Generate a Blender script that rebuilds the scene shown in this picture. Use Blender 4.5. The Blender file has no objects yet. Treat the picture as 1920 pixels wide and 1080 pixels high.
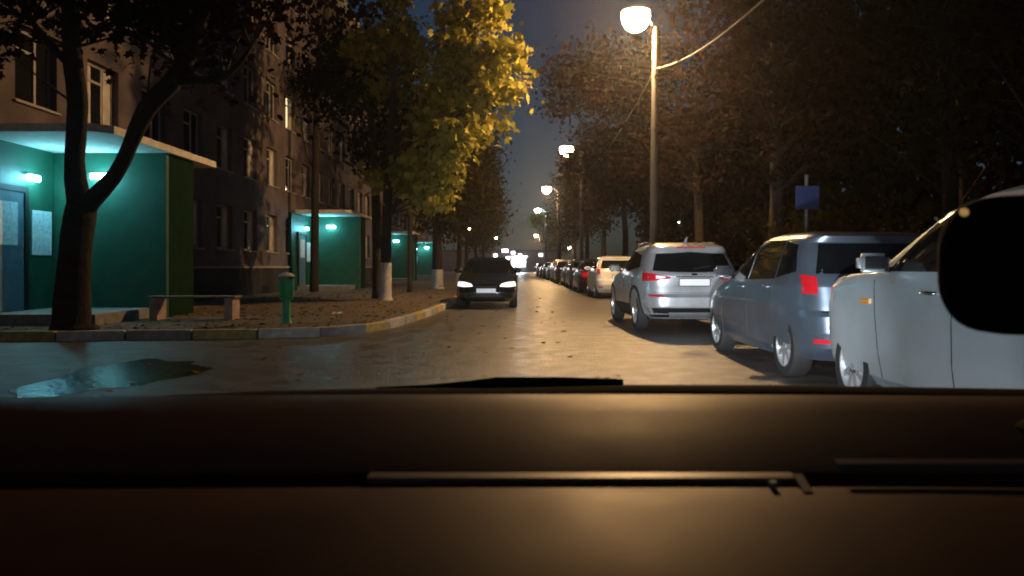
import bpy, bmesh, math, random
import numpy as np
from mathutils import Vector, Matrix, Euler

random.seed(7)
R = math.radians
F, HX, HY, CAMZ = 1450.0, 960.0, 500.0, 1.15      # photo focal length, horizon and eye height
scn = bpy.context.scene
COL = scn.collection

# ------------------------------------------------------------------ camera, sky, light, exposure
cam_d = bpy.data.cameras.new('camera')
cam = bpy.data.objects.new('camera', cam_d)
COL.objects.link(cam)
cam.location = (0, 0, CAMZ)
cam.rotation_euler = (R(90), 0, 0)
cam_d.sensor_width = 36.0
cam_d.lens = F / 1920 * 36
cam_d.shift_y = -(540 - HY) / 1920
cam_d.clip_start = 0.05
cam_d.clip_end = 3000
cam_d.dof.use_dof = True
cam_d.dof.focus_distance = 16.0
cam_d.dof.aperture_fstop = 9.0
scn.camera = cam

SUN_EL, SUN_AZ = R(9.0), R(180)
world = bpy.data.worlds.new('World')
scn.world = world
world.use_nodes = True
wn = world.node_tree
bg = wn.nodes['Background']
sky = wn.nodes.new('ShaderNodeTexSky')
sky.sky_type = 'NISHITA'
sky.sun_disc = False
sky.sun_elevation = SUN_EL
sky.sun_rotation = SUN_AZ
sky.dust_density = 1.0
sky.ozone_density = 4.0
wn.links.new(sky.outputs[0], bg.inputs[0])
bg.inputs[1].default_value = 0.017

sun_d = bpy.data.lights.new('moon_light', 'SUN')
sun_d.energy = 0.004
sun_d.angle = R(0.5)
sun_d.color = (0.75, 0.85, 1.0)
sun = bpy.data.objects.new('moon_light', sun_d)
COL.objects.link(sun)
sun.rotation_euler = (R(55), 0, R(20))

scn.view_settings.view_transform = 'Standard'
scn.view_settings.look = 'None'
scn.view_settings.exposure = -0.25
scn.view_settings.gamma = 1.0
scn.render.engine = 'CYCLES'
scn.cycles.use_denoising = True
scn.cycles.max_bounces = 4
scn.cycles.diffuse_bounces = 2
scn.cycles.transparent_max_bounces = 12
scn.cycles.volume_bounces = 0
scn.cycles.sample_clamp_indirect = 4.0
scn.cycles.sample_clamp_direct = 60.0
scn.cycles.volume_max_steps = 128
scn.cycles.filter_width = 1.9

LAMP_POWER = 5600.0
HEAD_POWER = 330.0


# ------------------------------------------------------------------ pixel helpers
def P(px, py, d):
    return Vector(((px - HX) / F * d, d, CAMZ + (HY - py) / F * d))


def G(px, py, z=0.0):
    d = (CAMZ - z) * F / (py - HY)
    return Vector(((px - HX) / F * d, d, z))


# ------------------------------------------------------------------ materials
MATS = {}


def mat(name, col, rough=0.6, metal=0.0, vary=0.2, scale=6.0, bump=0.0, bscale=40.0, emit=None, estr=0.0,
        coat=0.0, spec=0.5, rvary=0.0):
    if name in MATS:
        return MATS[name]
    m = bpy.data.materials.new(name)
    m.use_nodes = True
    nt = m.node_tree
    b = nt.nodes['Principled BSDF']
    tc = nt.nodes.new('ShaderNodeTexCoord')
    nz = nt.nodes.new('ShaderNodeTexNoise')
    nz.inputs['Scale'].default_value = scale
    nz.inputs['Detail'].default_value = 6
    nt.links.new(tc.outputs['Object'], nz.inputs['Vector'])
    rp = nt.nodes.new('ShaderNodeValToRGB')
    c = np.array(col[:3])
    rp.color_ramp.elements[0].color = (*np.clip(c * (1 - vary), 0, 1), 1)
    rp.color_ramp.elements[1].color = (*np.clip(c * (1 + vary), 0, 1), 1)
    rp.color_ramp.elements[0].position = 0.3
    rp.color_ramp.elements[1].position = 0.7
    nt.links.new(nz.outputs['Fac'], rp.inputs[0])
    nt.links.new(rp.outputs[0], b.inputs['Base Color'])
    b.inputs['Roughness'].default_value = rough
    b.inputs['Metallic'].default_value = metal
    b.inputs['Specular IOR Level'].default_value = spec
    b.inputs['Coat Weight'].default_value = coat
    b.inputs['Coat Roughness'].default_value = 0.08
    if rvary:
        mr = nt.nodes.new('ShaderNodeMapRange')
        mr.inputs['From Min'].default_value = 0.35
        mr.inputs['From Max'].default_value = 0.65
        mr.inputs['To Min'].default_value = max(0.02, rough - rvary)
        mr.inputs['To Max'].default_value = min(1, rough + rvary)
        nt.links.new(nz.outputs['Fac'], mr.inputs[0])
        nt.links.new(mr.outputs[0], b.inputs['Roughness'])
    if bump:
        n2 = nt.nodes.new('ShaderNodeTexNoise')
        n2.inputs['Scale'].default_value = bscale
        n2.inputs['Detail'].default_value = 5
        nt.links.new(tc.outputs['Object'], n2.inputs['Vector'])
        bp = nt.nodes.new('ShaderNodeBump')
        bp.inputs['Strength'].default_value = bump
        bp.inputs['Distance'].default_value = 0.017
        nt.links.new(n2.outputs['Fac'], bp.inputs['Height'])
        nt.links.new(bp.outputs[0], b.inputs['Normal'])
    if emit:
        b.inputs['Emission Color'].default_value = (*emit, 1)
        b.inputs['Emission Strength'].default_value = estr
    MATS[name] = m
    return m


def leaf_mat(name, cols, trans=0.35):
    if name in MATS:
        return MATS[name]
    m = bpy.data.materials.new(name)
    m.use_nodes = True
    nt = m.node_tree
    nt.nodes.remove(nt.nodes['Principled BSDF'])
    out = nt.nodes['Material Output']
    g = nt.nodes.new('ShaderNodeNewGeometry')
    rp = nt.nodes.new('ShaderNodeValToRGB')
    els = rp.color_ramp.elements
    while len(els) < len(cols):
        els.new(0.5)
    for i, c in enumerate(cols):
        els[i].position = i / (len(cols) - 1)
        els[i].color = (*c, 1)
    nt.links.new(g.outputs['Random Per Island'], rp.inputs[0])
    d = nt.nodes.new('ShaderNodeBsdfDiffuse')
    t = nt.nodes.new('ShaderNodeBsdfTranslucent')
    mx = nt.nodes.new('ShaderNodeMixShader')
    mx.inputs[0].default_value = trans
    for s in (d, t):
        nt.links.new(rp.outputs[0], s.inputs[0])
    nt.links.new(d.outputs[0], mx.inputs[1])
    nt.links.new(t.outputs[0], mx.inputs[2])
    nt.links.new(mx.outputs[0], out.inputs[0])
    MATS[name] = m
    return m


def emis(name, col, strength):
    if name in MATS:
        return MATS[name]
    return mat(name, (0.6, 0.6, 0.6), 0.3, emit=col, estr=strength, vary=0.02)


# ------------------------------------------------------------------ object helpers
def link(o, parent=None):
    COL.objects.link(o)
    if parent is not None:
        o.parent = parent
    return o


def tag(o, label=None, cat=None, group=None, kind=None):
    if label:
        o['label'] = label
    if cat:
        o['category'] = cat
    if group:
        o['group'] = group
    if kind:
        o['kind'] = kind
    return o


def empty(name, loc=(0, 0, 0), rz=0.0):
    o = bpy.data.objects.new(name, None)
    o.location = loc
    o.rotation_euler = (0, 0, rz)
    o.empty_display_size = 0.2
    return link(o)


def mesh_obj(name, bm, m, parent=None, smooth=False, angle=None):
    me = bpy.data.meshes.new(name)
    bm.normal_update()
    bm.to_mesh(me)
    bm.free()
    if m is not None:
        for q in (m if isinstance(m, (list, tuple)) else [m]):
            me.materials.append(q)
    if smooth:
        me.polygons.foreach_set('use_smooth', [True] * len(me.polygons))
        if angle:
            me.set_sharp_from_angle(angle=R(angle))
    return link(bpy.data.objects.new(name, me), parent)


def share(name, src, loc=None, rz=None, parent=None):
    o = bpy.data.objects.new(name, src.data)
    if loc is not None:
        o.location = loc
    if rz is not None:
        o.rotation_euler = (0, 0, rz)
    return link(o, parent)


def copy_tree(o, parent=None):
    c = o.copy()
    COL.objects.link(c)
    c.parent = parent
    for ch in list(o.children):
        copy_tree(ch, c)
    return c


def box(bm, x0, x1, y0, y1, z0, z1, mi=0):
    v = [bm.verts.new(p) for p in ((x0, y0, z0), (x1, y0, z0), (x1, y1, z0), (x0, y1, z0),
                                   (x0, y0, z1), (x1, y0, z1), (x1, y1, z1), (x0, y1, z1))]
    for f in ((0, 3, 2, 1), (4, 5, 6, 7), (0, 1, 5, 4), (1, 2, 6, 5), (2, 3, 7, 6), (3, 0, 4, 7)):
        bm.faces.new([v[i] for i in f]).material_index = mi


def boxo(name, x0, x1, y0, y1, z0, z1, m, parent=None, bevel=0.0):
    bm = bmesh.new()
    box(bm, x0, x1, y0, y1, z0, z1)
    if bevel:
        bmesh.ops.bevel(bm, geom=list(bm.edges), offset=bevel, segments=2, affect='EDGES', profile=0.6)
    return mesh_obj(name, bm, m, parent)


def tube(bm, pts, radii, seg=8, cap=True):
    """tapered tube through points"""
    pts = [Vector(p) for p in pts]
    rings = []
    up = None
    for i, p in enumerate(pts):
        a = pts[max(i - 1, 0)]
        b = pts[min(i + 1, len(pts) - 1)]
        t = (b - a)
        t = t.normalized() if t.length > 1e-9 else Vector((0, 0, 1))
        if up is None:
            up = Vector((1, 0, 0)) if abs(t.x) < 0.8 else Vector((0, 1, 0))
        u = (up - t * up.dot(t)).normalized()
        w = t.cross(u)
        up = u
        r = radii[i] if isinstance(radii, (list, tuple)) else radii
        rings.append([bm.verts.new(p + (u * math.cos(2 * math.pi * k / seg) + w * math.sin(2 * math.pi * k / seg)) * r)
                      for k in range(seg)])
    for i in range(len(rings) - 1):
        for k in range(seg):
            bm.faces.new((rings[i][k], rings[i][(k + 1) % seg], rings[i + 1][(k + 1) % seg], rings[i + 1][k]))
    if cap:
        bm.faces.new(rings[0][::-1])
        bm.faces.new(rings[-1])


def lathe(bm, prof, axis='z', c=(0, 0, 0), seg=24, closed=False):
    """profile of (radius, height) round an axis"""
    c = Vector(c)
    rings = []
    for r, h in prof:
        ring = []
        for k in range(seg):
            a = 2 * math.pi * k / seg
            ca, sa = r * math.cos(a), r * math.sin(a)
            if axis == 'z':
                p = Vector((ca, sa, h))
            elif axis == 'x':
                p = Vector((h, ca, sa))
            else:
                p = Vector((ca, h, sa))
            ring.append(bm.verts.new(c + p))
        rings.append(ring)
    n = len(rings)
    for i in range(n if closed else n - 1):
        a, b = rings[i], rings[(i + 1) % n]
        for k in range(seg):
            bm.faces.new((a[k], a[(k + 1) % seg], b[(k + 1) % seg], b[k]))
    if not closed:
        if prof[0][0] > 1e-6:
            bm.faces.new(rings[0][::-1])
        if prof[-1][0] > 1e-6:
            bm.faces.new(rings[-1])
    bmesh.ops.remove_doubles(bm, verts=bm.verts, dist=1e-6)
    bmesh.ops.recalc_face_normals(bm, faces=bm.faces)


def point_light(name, loc, power, col, radius, parent, kind='POINT'):
    d = bpy.data.lights.new(name, kind)
    d.energy = power
    d.color = col
    d.shadow_soft_size = radius
    o = bpy.data.objects.new(name, d)
    o.location = loc
    return link(o, parent)


# ------------------------------------------------------------------ common materials
M_ASPHALT = mat('wet_asphalt', (0.09, 0.08, 0.07), 0.40, vary=0.45, scale=3.2, bump=0.9, bscale=45, rvary=0.10)
M_PAVE = mat('pavement_soil', (0.075, 0.055, 0.04), 0.85, vary=0.5, scale=2.2, bump=0.6, bscale=14)
M_EARTH = mat('dark_soil', (0.05, 0.042, 0.03), 0.95, vary=0.5, scale=1.2, bump=0.6, bscale=9)
M_KERB = mat('kerb_concrete', (0.30, 0.28, 0.25), 0.85, vary=0.3, scale=5, bump=0.4)
M_KERBY = mat('kerb_yellow_paint', (0.40, 0.30, 0.11), 0.75, vary=0.35, scale=7, bump=0.3)
M_KERBW = mat('kerb_white_paint', (0.46, 0.43, 0.38), 0.75, vary=0.3, scale=7, bump=0.3)
M_FACADE = mat('facade_brick', (0.125, 0.095, 0.098), 0.9, vary=0.3, scale=1.4, bump=0.4, bscale=20)
M_PLINTH = mat('dark_plinth', (0.018, 0.014, 0.013), 0.9, vary=0.3, scale=3, bump=0.3)
M_LEDGE = mat('ledge_stone', (0.38, 0.34, 0.32), 0.8, vary=0.2)
M_WINFRAME = mat('white_window_frame', (0.34, 0.32, 0.30), 0.5, vary=0.1)
M_PANE = mat('dark_window_glass', (0.012, 0.013, 0.016), 0.06, vary=0.3, scale=1)
M_CURTAIN = mat('pale_curtain', (0.60, 0.56, 0.52), 0.8, vary=0.25, scale=3)
M_LITWIN = emis('lit_window', (1.0, 0.80, 0.42), 1.6)
M_GREEN = mat('green_wall_paint', (0.006, 0.075, 0.040), 0.5, vary=0.18, scale=3, bump=0.15)
M_CANOPY = mat('canopy_concrete', (0.60, 0.56, 0.50), 0.8, vary=0.15)
M_BLACKP = mat('black_plastic', (0.006, 0.006, 0.006), 0.55, vary=0.2)
M_TYRE = mat('tyre_rubber', (0.014, 0.014, 0.014), 0.8, vary=0.25, bump=0.2)
M_RIM = mat('alloy_rim', (0.55, 0.56, 0.58), 0.35, metal=0.7, vary=0.12)
M_GLASS = mat('car_glass', (0.006, 0.007, 0.008), 0.05, vary=0.2, spec=0.6)
M_CHROME = mat('chrome', (0.7, 0.7, 0.7), 0.15, metal=1.0, vary=0.05)
M_RED = mat('red_lens', (0.50, 0.012, 0.02), 0.18, vary=0.15, coat=0.6)
M_WHITEL = mat('clear_lens', (0.75, 0.75, 0.78), 0.2, vary=0.1, coat=0.5)
M_AMBER = mat('amber_lens', (0.7, 0.28, 0.02), 0.2, vary=0.1)
M_PLATE = mat('white_number_plate', (0.85, 0.85, 0.85), 0.35, vary=0.04)
M_BARK = mat('bark', (0.022, 0.016, 0.012), 0.95, vary=0.45, scale=9, bump=0.9, bscale=22)
M_WHITEWASH = mat('whitewashed_bark', (0.36, 0.33, 0.30), 0.95, vary=0.3, scale=9, bump=0.7, bscale=22)
M_POLE = mat('concrete_pole', (0.05, 0.047, 0.045), 0.8, vary=0.2, scale=4)
M_LUMIN = mat('luminaire_housing', (0.12, 0.12, 0.12), 0.5, metal=0.4)
M_CABLE = mat('cable_sheath', (0.12, 0.11, 0.10), 0.6)

# ------------------------------------------------------------------ ground, road, kerbs
bm = bmesh.new()
v = [bm.verts.new(p) for p in ((-380, -100, -0.02), (380, -100, -0.02), (380, 640, -0.02), (-380, 640, -0.02))]
bm.faces.new(v)
tag(mesh_obj('ground', bm, M_EARTH), kind='structure')

bm = bmesh.new()
v = [bm.verts.new(p) for p in ((-40, -30, 0), (4.9, -30, 0), (4.9, 260, 0), (-4.5, 260, 0), (-4.5, 14.5, 0), (-40, 14.5, 0))]
bmesh.ops.triangulate(bm, faces=[bm.faces.new(v)])
tag(mesh_obj('road', bm, M_ASPHALT), kind='structure')

# shallow puddle before the near porch, ruffled so that it catches the porch lamps
rp_ = random.Random(15)
bm = bmesh.new()
ring = []
for k in range(36):
    a_ = 2 * math.pi * k / 36
    q_ = 1 + .16 * math.sin(3 * a_ + 1) + .10 * math.sin(7 * a_) + rp_.uniform(-.05, .05)
    ring.append(bm.verts.new((-4.15 + .66 * q_ * math.cos(a_), 8.2 + 1.35 * q_ * math.sin(a_), 0.004)))
bm.faces.new(ring)
tag(mesh_obj('puddle', bm, mat('puddle_water', (0.02, 0.02, 0.022), 0.16, vary=0.2, bump=1.0, bscale=9.0)), kind='structure')

KPTS = [(-22.0, 11.2), (-7.3, 11.85), (-6.2, 12.05), (-5.0, 12.2), (-3.8, 12.38), (-3.2, 12.6), (-2.76, 12.95),
        (-2.45, 13.6), (-2.2, 14.6), (-1.95, 17.2), (-1.78, 21.4), (-1.75, 60.0), (-1.75, 160.0)]
# even 1 m steps along the kerb line
seglen = [math.dist(KPTS[i], KPTS[i + 1]) for i in range(len(KPTS) - 1)]
cum = np.concatenate([[0], np.cumsum(seglen)])
kx = np.array([p[0] for p in KPTS])
ky = np.array([p[1] for p in KPTS])


def kp(s):
    return Vector((float(np.interp(s, cum, kx)), float(np.interp(s, cum, ky)), 0))


# pavement behind the left kerb (its own sheet, edge tucked behind the stones)
bm = bmesh.new()
inner = [kp(s) for s in np.linspace(0, cum[-1], 260)]
vi, vo = [], []
for i, p in enumerate(inner):
    a, b = inner[max(i - 1, 0)], inner[min(i + 1, len(inner) - 1)]
    t = (b - a).normalized()
    n = Vector((-t.y, t.x, 0))
    q = p + n * 0.10
    vi.append(bm.verts.new((q.x, q.y, 0.125)))
    vo.append(bm.verts.new((-40, max(q.y, 11.5 + i * 0.4) if q.y < 60 else q.y + 2, 0.125)))
for i in range(len(vi) - 1):
    bm.faces.new((vi[i], vi[i + 1], vo[i + 1], vo[i]))
bmesh.ops.recalc_face_normals(bm, faces=bm.faces)
pave = tag(mesh_obj('pavement', bm, M_PAVE), kind='structure')

kerb = tag(empty('kerb'), kind='structure')


def kerbstones(root, fn, s0, s1, colour):
    rnd = random.Random(3)
    s, i = s0, 0
    while s < s1:
        ln = 0.985
        a, b = fn(s), fn(s + ln)
        t = (b - a)
        L = t.length
        bm = bmesh.new()
        dz = rnd.uniform(-0.008, 0.008)
        box(bm, 0, L - 0.012, 0.0, 0.15, -0.05, 0.15 + dz)
        bmesh.ops.bevel(bm, geom=list(bm.edges), offset=0.012, segments=1, affect='EDGES')
        o = mesh_obj('kerb_stone', bm, colour(i), root)
        o.location = (a.x, a.y, 0)
        o.rotation_euler = (rnd.uniform(-.02, .02), 0, math.atan2(t.y, t.x))
        s += 1.0
        i += 1


kerbstones(kerb, kp, 8.0, 66.0, lambda i: (M_KERBY, M_KERBW, M_KERB)[i % 3] if i > 5 else M_KERB)
bm = bmesh.new()
box(bm, -1.9, -1.75, 63.5, 160, -0.05, 0.15)
o = mesh_obj('far_kerb_line', bm, M_KERB, kerb)

kerb_r = tag(empty('kerb'), kind='structure')
kerbstones(kerb_r, lambda s: Vector((4.75, 60 - s, 0)), 0, 56, lambda i: M_KERB)
bm = bmesh.new()
box(bm, 4.75, 4.9, 60.2, 160, -0.05, 0.15)
mesh_obj('far_kerb_line', bm, M_KERB, kerb_r)
bm = bmesh.new()
v = [bm.verts.new(p) for p in ((4.86, -10, 0.125), (40, -10, 0.125), (40, 200, 0.125), (4.86, 200, 0.125))]
bm.faces.new(v)
tag(mesh_obj('grass_verge', bm, M_EARTH), kind='structure')

# ------------------------------------------------------------------ apartment block on the left
BX = -9.4
bld = empty('apartment_block', (BX, 40, 0.1))
tag(bld, 'long dark brick five-storey apartment block along the left side of the street', 'building')
bld_off = Vector((-BX, -40, -0.1))


def bpart(name, bm, m, parent=None, smooth=False):
    o = mesh_obj(name, bm, m, parent or bld, smooth)
    if parent is None:
        o.location = bld_off
    return o


WY = [22.8 + 2.5 * k for k in range(-6, 26)]
WZ = [2.45 + 2.6 * k for k in range(5)]
WW, WH = 1.35, 1.45
Y0, Y1, Z0, Z1 = 6.0, 87.5, 1.15, 15.2
porch_y = [13.2 + 20 * k for k in range(4)]


def in_porch(y):
    return any(p - 0.2 < y < p + 5.2 for p in porch_y)


holes = set()
ys = sorted([Y0, Y1] + [y + s * WW / 2 for y in WY for s in (-1, 1)])
zs = sorted([Z0, Z1] + [z + s * WH / 2 for z in WZ for s in (-1, 1)])
bm = bmesh.new()
vv = {}


def gv(x, y, z):
    k = (round(x, 4), round(y, 4), round(z, 4))
    if k not in vv:
        vv[k] = bm.verts.new(k)
    return vv[k]


for i in range(len(ys) - 1):
    for j in range(len(zs) - 1):
        yc, zc = (ys[i] + ys[i + 1]) / 2, (zs[j] + zs[j + 1]) / 2
        k = min(range(len(WY)), key=lambda q: abs(WY[q] - yc))
        l = min(range(5), key=lambda q: abs(WZ[q] - zc))
        hole = abs(WY[k] - yc) < 0.01 and abs(WZ[l] - zc) < 0.01 and not (l == 0 and in_porch(yc))
        a, b, c, d = ys[i], ys[i + 1], zs[j], zs[j + 1]
        if hole:
            holes.add((k, l))
            X2 = BX - 0.22
            for (p, q, r, s) in (((a, c), (b, c), 0, 0), ((b, c), (b, d), 0, 0), ((b, d), (a, d), 0, 0), ((a, d), (a, c), 0, 0)):
                bm.faces.new((gv(BX, *p), gv(BX, *q), gv(X2, *q), gv(X2, *p)))
        else:
            bm.faces.new((gv(BX, a, c), gv(BX, b, c), gv(BX, b, d), gv(BX, a, d)))
# end walls, roof and back
for (a, b) in (((BX, Y0), (BX - 12, Y0)), ((BX, Y1), (BX - 12, Y1)), ((BX - 12, Y0), (BX - 12, Y1))):
    bm.faces.new([bm.verts.new(p) for p in ((*a, Z0), (*b, Z0), (*b, Z1), (*a, Z1))])
bm.faces.new([bm.verts.new(p) for p in ((BX, Y0, Z1), (BX - 12, Y0, Z1), (BX - 12, Y1, Z1), (BX, Y1, Z1))])
bpart('wall', bm, M_FACADE)
bm = bmesh.new()
box(bm, BX - 12.05, BX + 0.06, Y0 - 0.05, Y1 + 0.05, 0.1, 1.1)
bpart('plinth', bm, M_PLINTH)
bm = bmesh.new()
box(bm, BX - 0.2, BX + 0.09, Y0 - 0.05, Y1 + 0.05, 1.102, 1.165)
bpart('plinth_ledge', bm, M_LEDGE)
bm = bmesh.new()
box(bm, BX - 12.3, BX + 0.45, Y0 - 0.3, Y1 + 0.3, 15.202, 15.45)
bpart('cornice', bm, M_CANOPY)

# one window: frame with mullions, sill; pane behind
bm = bmesh.new()
fw = 0.07
box(bm, -0.06, 0.0, -WW / 2, -WW / 2 + fw, -WH / 2, WH / 2)
box(bm, -0.06, 0.0, WW / 2 - fw, WW / 2, -WH / 2, WH / 2)
box(bm, -0.06, 0.0, -WW / 2 + fw, WW / 2 - fw, -WH / 2, -WH / 2 + fw)
box(bm, -0.06, 0.0, -WW / 2 + fw, WW / 2 - fw, WH / 2 - fw, WH / 2)
box(bm, -0.055, 0.002, 0.12, 0.12 + fw, -WH / 2 + fw, WH / 2 - fw)
box(bm, -0.055, 0.002, -WW / 2 + fw, 0.12, 0.28, 0.28 + fw * 0.8)
win0 = mesh_obj('window', bm, M_WINFRAME, bld)
bm = bmesh.new()
box(bm, -0.04, -0.03, -WW / 2 + 0.02, WW / 2 - 0.02, -WH / 2 + 0.02, WH / 2 - 0.02)
pane0 = mesh_obj('pane', bm, M_PANE, win0)
bm = bmesh.new()
box(bm, -0.02, 0.2, -WW / 2 - 0.06, WW / 2 + 0.06, -WH / 2 - 0.05, -WH / 2 - 0.005)
sill0 = mesh_obj('sill', bm, M_LEDGE, win0)
bm = bmesh.new()                                   # gathered curtain behind the glass line
nf = 14
for side in (-1, 1):
    row = []
    for i in range(nf + 1):
        y = side * (0.60 - 0.34 * i / nf)
        x = -0.022 + 0.006 * (i % 2)
        row.append((bm.verts.new((x, y, -WH / 2 + 0.08)), bm.verts.new((x, y, WH / 2 - 0.08))))
    for i in range(nf):
        bm.faces.new((row[i][0], row[i + 1][0], row[i + 1][1], row[i][1]))
curt0 = mesh_obj('curtain', bm, M_CURTAIN, win0)
lit_pane = pane0.data.copy()
lit_pane.materials[0] = M_LITWIN
rnd = random.Random(5)
first = True
for (k, l) in sorted(holes):
    y, z = WY[k], WZ[l]
    if first:
        w = win0
    else:
        w = share('window', win0, parent=bld)
    w.location = Vector((BX - 0.14, y, z)) + bld_off
    lit = (abs(y - 32.8) < .1 and l == 2) or (abs(y - 37.8) < .1 and l == 1)
    if first:
        p, s = pane0, sill0
    else:
        p, s = share('pane', pane0, parent=w), share('sill', sill0, parent=w)
    if lit:
        p.data = lit_pane
    if first or l == 0 or rnd.random() < 0.4:
        if first:
            pass
        else:
            share('curtain', curt0, parent=w)
    first = False

# ------------------------------------------------------------------ entrance porches
M_TEALL = emis('porch_lamp_glow', (0.34, 0.88, 1.0), 45.0)
M_DOOR = mat('blue_grey_door', (0.10, 0.16, 0.22), 0.45, vary=0.2)
M_BOARD = mat('notice_board_white', (0.7, 0.72, 0.72), 0.6, vary=0.15, scale=12)
M_PAPER = mat('notice_paper', (0.6, 0.66, 0.72), 0.7, vary=0.25, scale=20)
M_GREEN_SHADE = mat('shaded_green_wall', (0.008, 0.026, 0.012), 1.0, vary=0.3, scale=4, bump=0.2, spec=0.05)  # porch green darkened: shade of the unlit street wall put into the colour
M_STEPC = mat('porch_step_concrete', (0.22, 0.21, 0.2), 0.9, vary=0.25, bump=0.3)


def porch(y0, label, power):
    g = empty('entrance_porch', (BX + 0.08, y0 + 2.4, 0.125))
    tag(g, label, 'entrance porch', 'green entrance porches of the apartment block')
    off = Vector((-(BX + 0.08), -(y0 + 2.4), -0.125))

    def pp(name, fn, m, parent=None, bevel=0):
        bm = bmesh.new()
        fn(bm)
        if bevel:
            bmesh.ops.bevel(bm, geom=list(bm.edges), offset=bevel, segments=2, affect='EDGES')
        o = mesh_obj(name, bm, m, parent or g)
        if parent is None:
            o.location = off
        return o

    xo, xw = -6.92, -7.02
    yb = y0 + 2.5
    # canopy slab with clipped near corner
    def slab(bm):
        lo, hi = [], []
        pts = [(BX + 0.1, y0), (xo - 0.25, y0), (xo, y0 + 0.25), (xo, y0 + 4.9), (BX + 0.1, y0 + 4.9)]
        for (x, y) in pts:
            lo.append(bm.verts.new((x, y, 3.46)))
            hi.append(bm.verts.new((x, y, 3.60)))
        bm.faces.new(lo[::-1])
        bm.faces.new(hi)
        for i in range(5):
            j = (i + 1) % 5
            bm.faces.new((lo[i], lo[j], hi[j], hi[i]))
    c = pp('canopy', slab, M_CANOPY)
    pp('roof_felt', lambda bm: box(bm, BX + 0.12, xo - 0.3, y0 + 0.3, y0 + 4.85, 3.602, 3.64), M_PLINTH)
    # vestibule at the far end of the canopy
    pp('end_wall', lambda bm: box(bm, BX + 0.1, xw, yb, yb + 0.12, 0.12, 3.455), M_GREEN)
    pp('street_wall', lambda bm: box(bm, xw - 0.12, xw - 0.003, yb + 0.122, yb + 1.35, 0.12, 3.455), M_GREEN_SHADE)
    pp('rear_wall', lambda bm: box(bm, BX + 0.1, xw - 0.125, yb + 1.25, yb + 1.35, 0.12, 3.455), M_GREEN)
    # painted panel on the facade under the canopy
    pp('back_wall', lambda bm: box(bm, BX + 0.002, BX + 0.095, y0 - 0.6, yb - 0.003, 1.17, 3.455), M_GREEN)
    pp('back_wall_base', lambda bm: box(bm, BX + 0.002, BX + 0.12, y0 - 0.6, yb - 0.003, 0.12, 1.168), M_GREEN)
    pp('step', lambda bm: box(bm, BX + 0.122, xw - 0.2, y0 + 0.2, yb - 0.004, 0.1, 0.32), M_STEPC)
    # door on the back wall with glazed upper part and handle
    dx = BX + 0.13
    d = pp('door', lambda bm: box(bm, dx - 0.03, dx + 0.03, y0 + 0.35, y0 + 1.45, 0.33, 2.55), M_DOOR)
    pp('door_glass', lambda bm: box(bm, dx + 0.02, dx + 0.036, y0 + 0.55, y0 + 1.25, 1.55, 2.35), M_PAPER, d)
    pp('handle', lambda bm: tube(bm, [(dx + 0.03, y0 + 1.33, 1.25), (dx + 0.08, y0 + 1.33, 1.25), (dx + 0.08, y0 + 1.33, 1.5), (dx + 0.03, y0 + 1.33, 1.5)], 0.012, 6), M_CHROME, d)
    pp('door_frame', lambda bm: (box(bm, dx - 0.02, dx + 0.05, y0 + 0.24, y0 + 0.347, 0.33, 2.66), box(bm, dx - 0.02, dx + 0.05, y0 + 1.453, y0 + 1.56, 0.33, 2.66), box(bm, dx - 0.02, dx + 0.05, y0 + 0.347, y0 + 1.453, 2.553, 2.66)), M_BLACKP)
    # notice boards
    b = pp('notice_board', lambda bm: box(bm, BX + 0.097, BX + 0.125, y0 + 1.75, y0 + 2.38, 1.38, 2.25), M_BOARD)
    for (a, e, f, h) in ((1.8, 2.05, 1.85, 2.18), (2.1, 2.33, 1.8, 2.2), (1.82, 2.02, 1.45, 1.75), (2.08, 2.32, 1.44, 1.72)):
        pp('notice', lambda bm: box(bm, BX + 0.126, BX + 0.13, y0 + a, y0 + e, f, h), M_PAPER, b)
    # two bulkhead lamps: end wall and back wall
    for i, (x, y, dxy) in enumerate(((-8.34, yb - 0.03, 'y'), (BX + 0.13, y0 + 1.75, 'x'))):
        def dif(bm):
            if dxy == 'y':
                box(bm, x - 0.2, x + 0.2, y - 0.05, y + 0.0, 2.92, 3.04)
            else:
                box(bm, x, x + 0.05, y - 0.2, y + 0.2, 2.80, 2.92)
        l = pp('wall_lamp', dif, M_TEALL, bevel=0.02)
        def hous(bm):
            if dxy == 'y':
                box(bm, x - 0.22, x + 0.22, y - 0.03, y + 0.03, 3.042, 3.06)
            else:
                box(bm, x - 0.03, x + 0.06, y - 0.22, y + 0.22, 2.922, 2.94)
        pp('lamp_housing', hous, M_LUMIN, l)
        if power:
            q = (x, y - 0.22, 2.98) if dxy == 'y' else (x + 0.25, y, 2.86)
            point_light('lamp_light', Vector(q), power, (0.20, 0.76, 1.0), 0.08, l)
    return g


porch(13.2, 'large green entrance porch with teal-lit white canopy behind the forked tree, nearest of four', 38)
porch(33.2, 'green entrance porch with teal lamp behind the slim black tree trunk, second along the block', 38)
porch(53.2, 'green entrance porch half hidden behind whitewashed trunks, third along the block', 15)
porch(73.2, 'farthest small green entrance porch with a single bright teal lamp glowing', 45)

# ------------------------------------------------------------------ street lamps
LAMPCOL = (1.0, 0.58, 0.23)
WARM = emis('lamp_bowl_warm', (1.0, 0.72, 0.42), 90.0)
COLD = emis('lamp_bowl_white', (0.75, 0.85, 1.0), 60.0)


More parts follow.
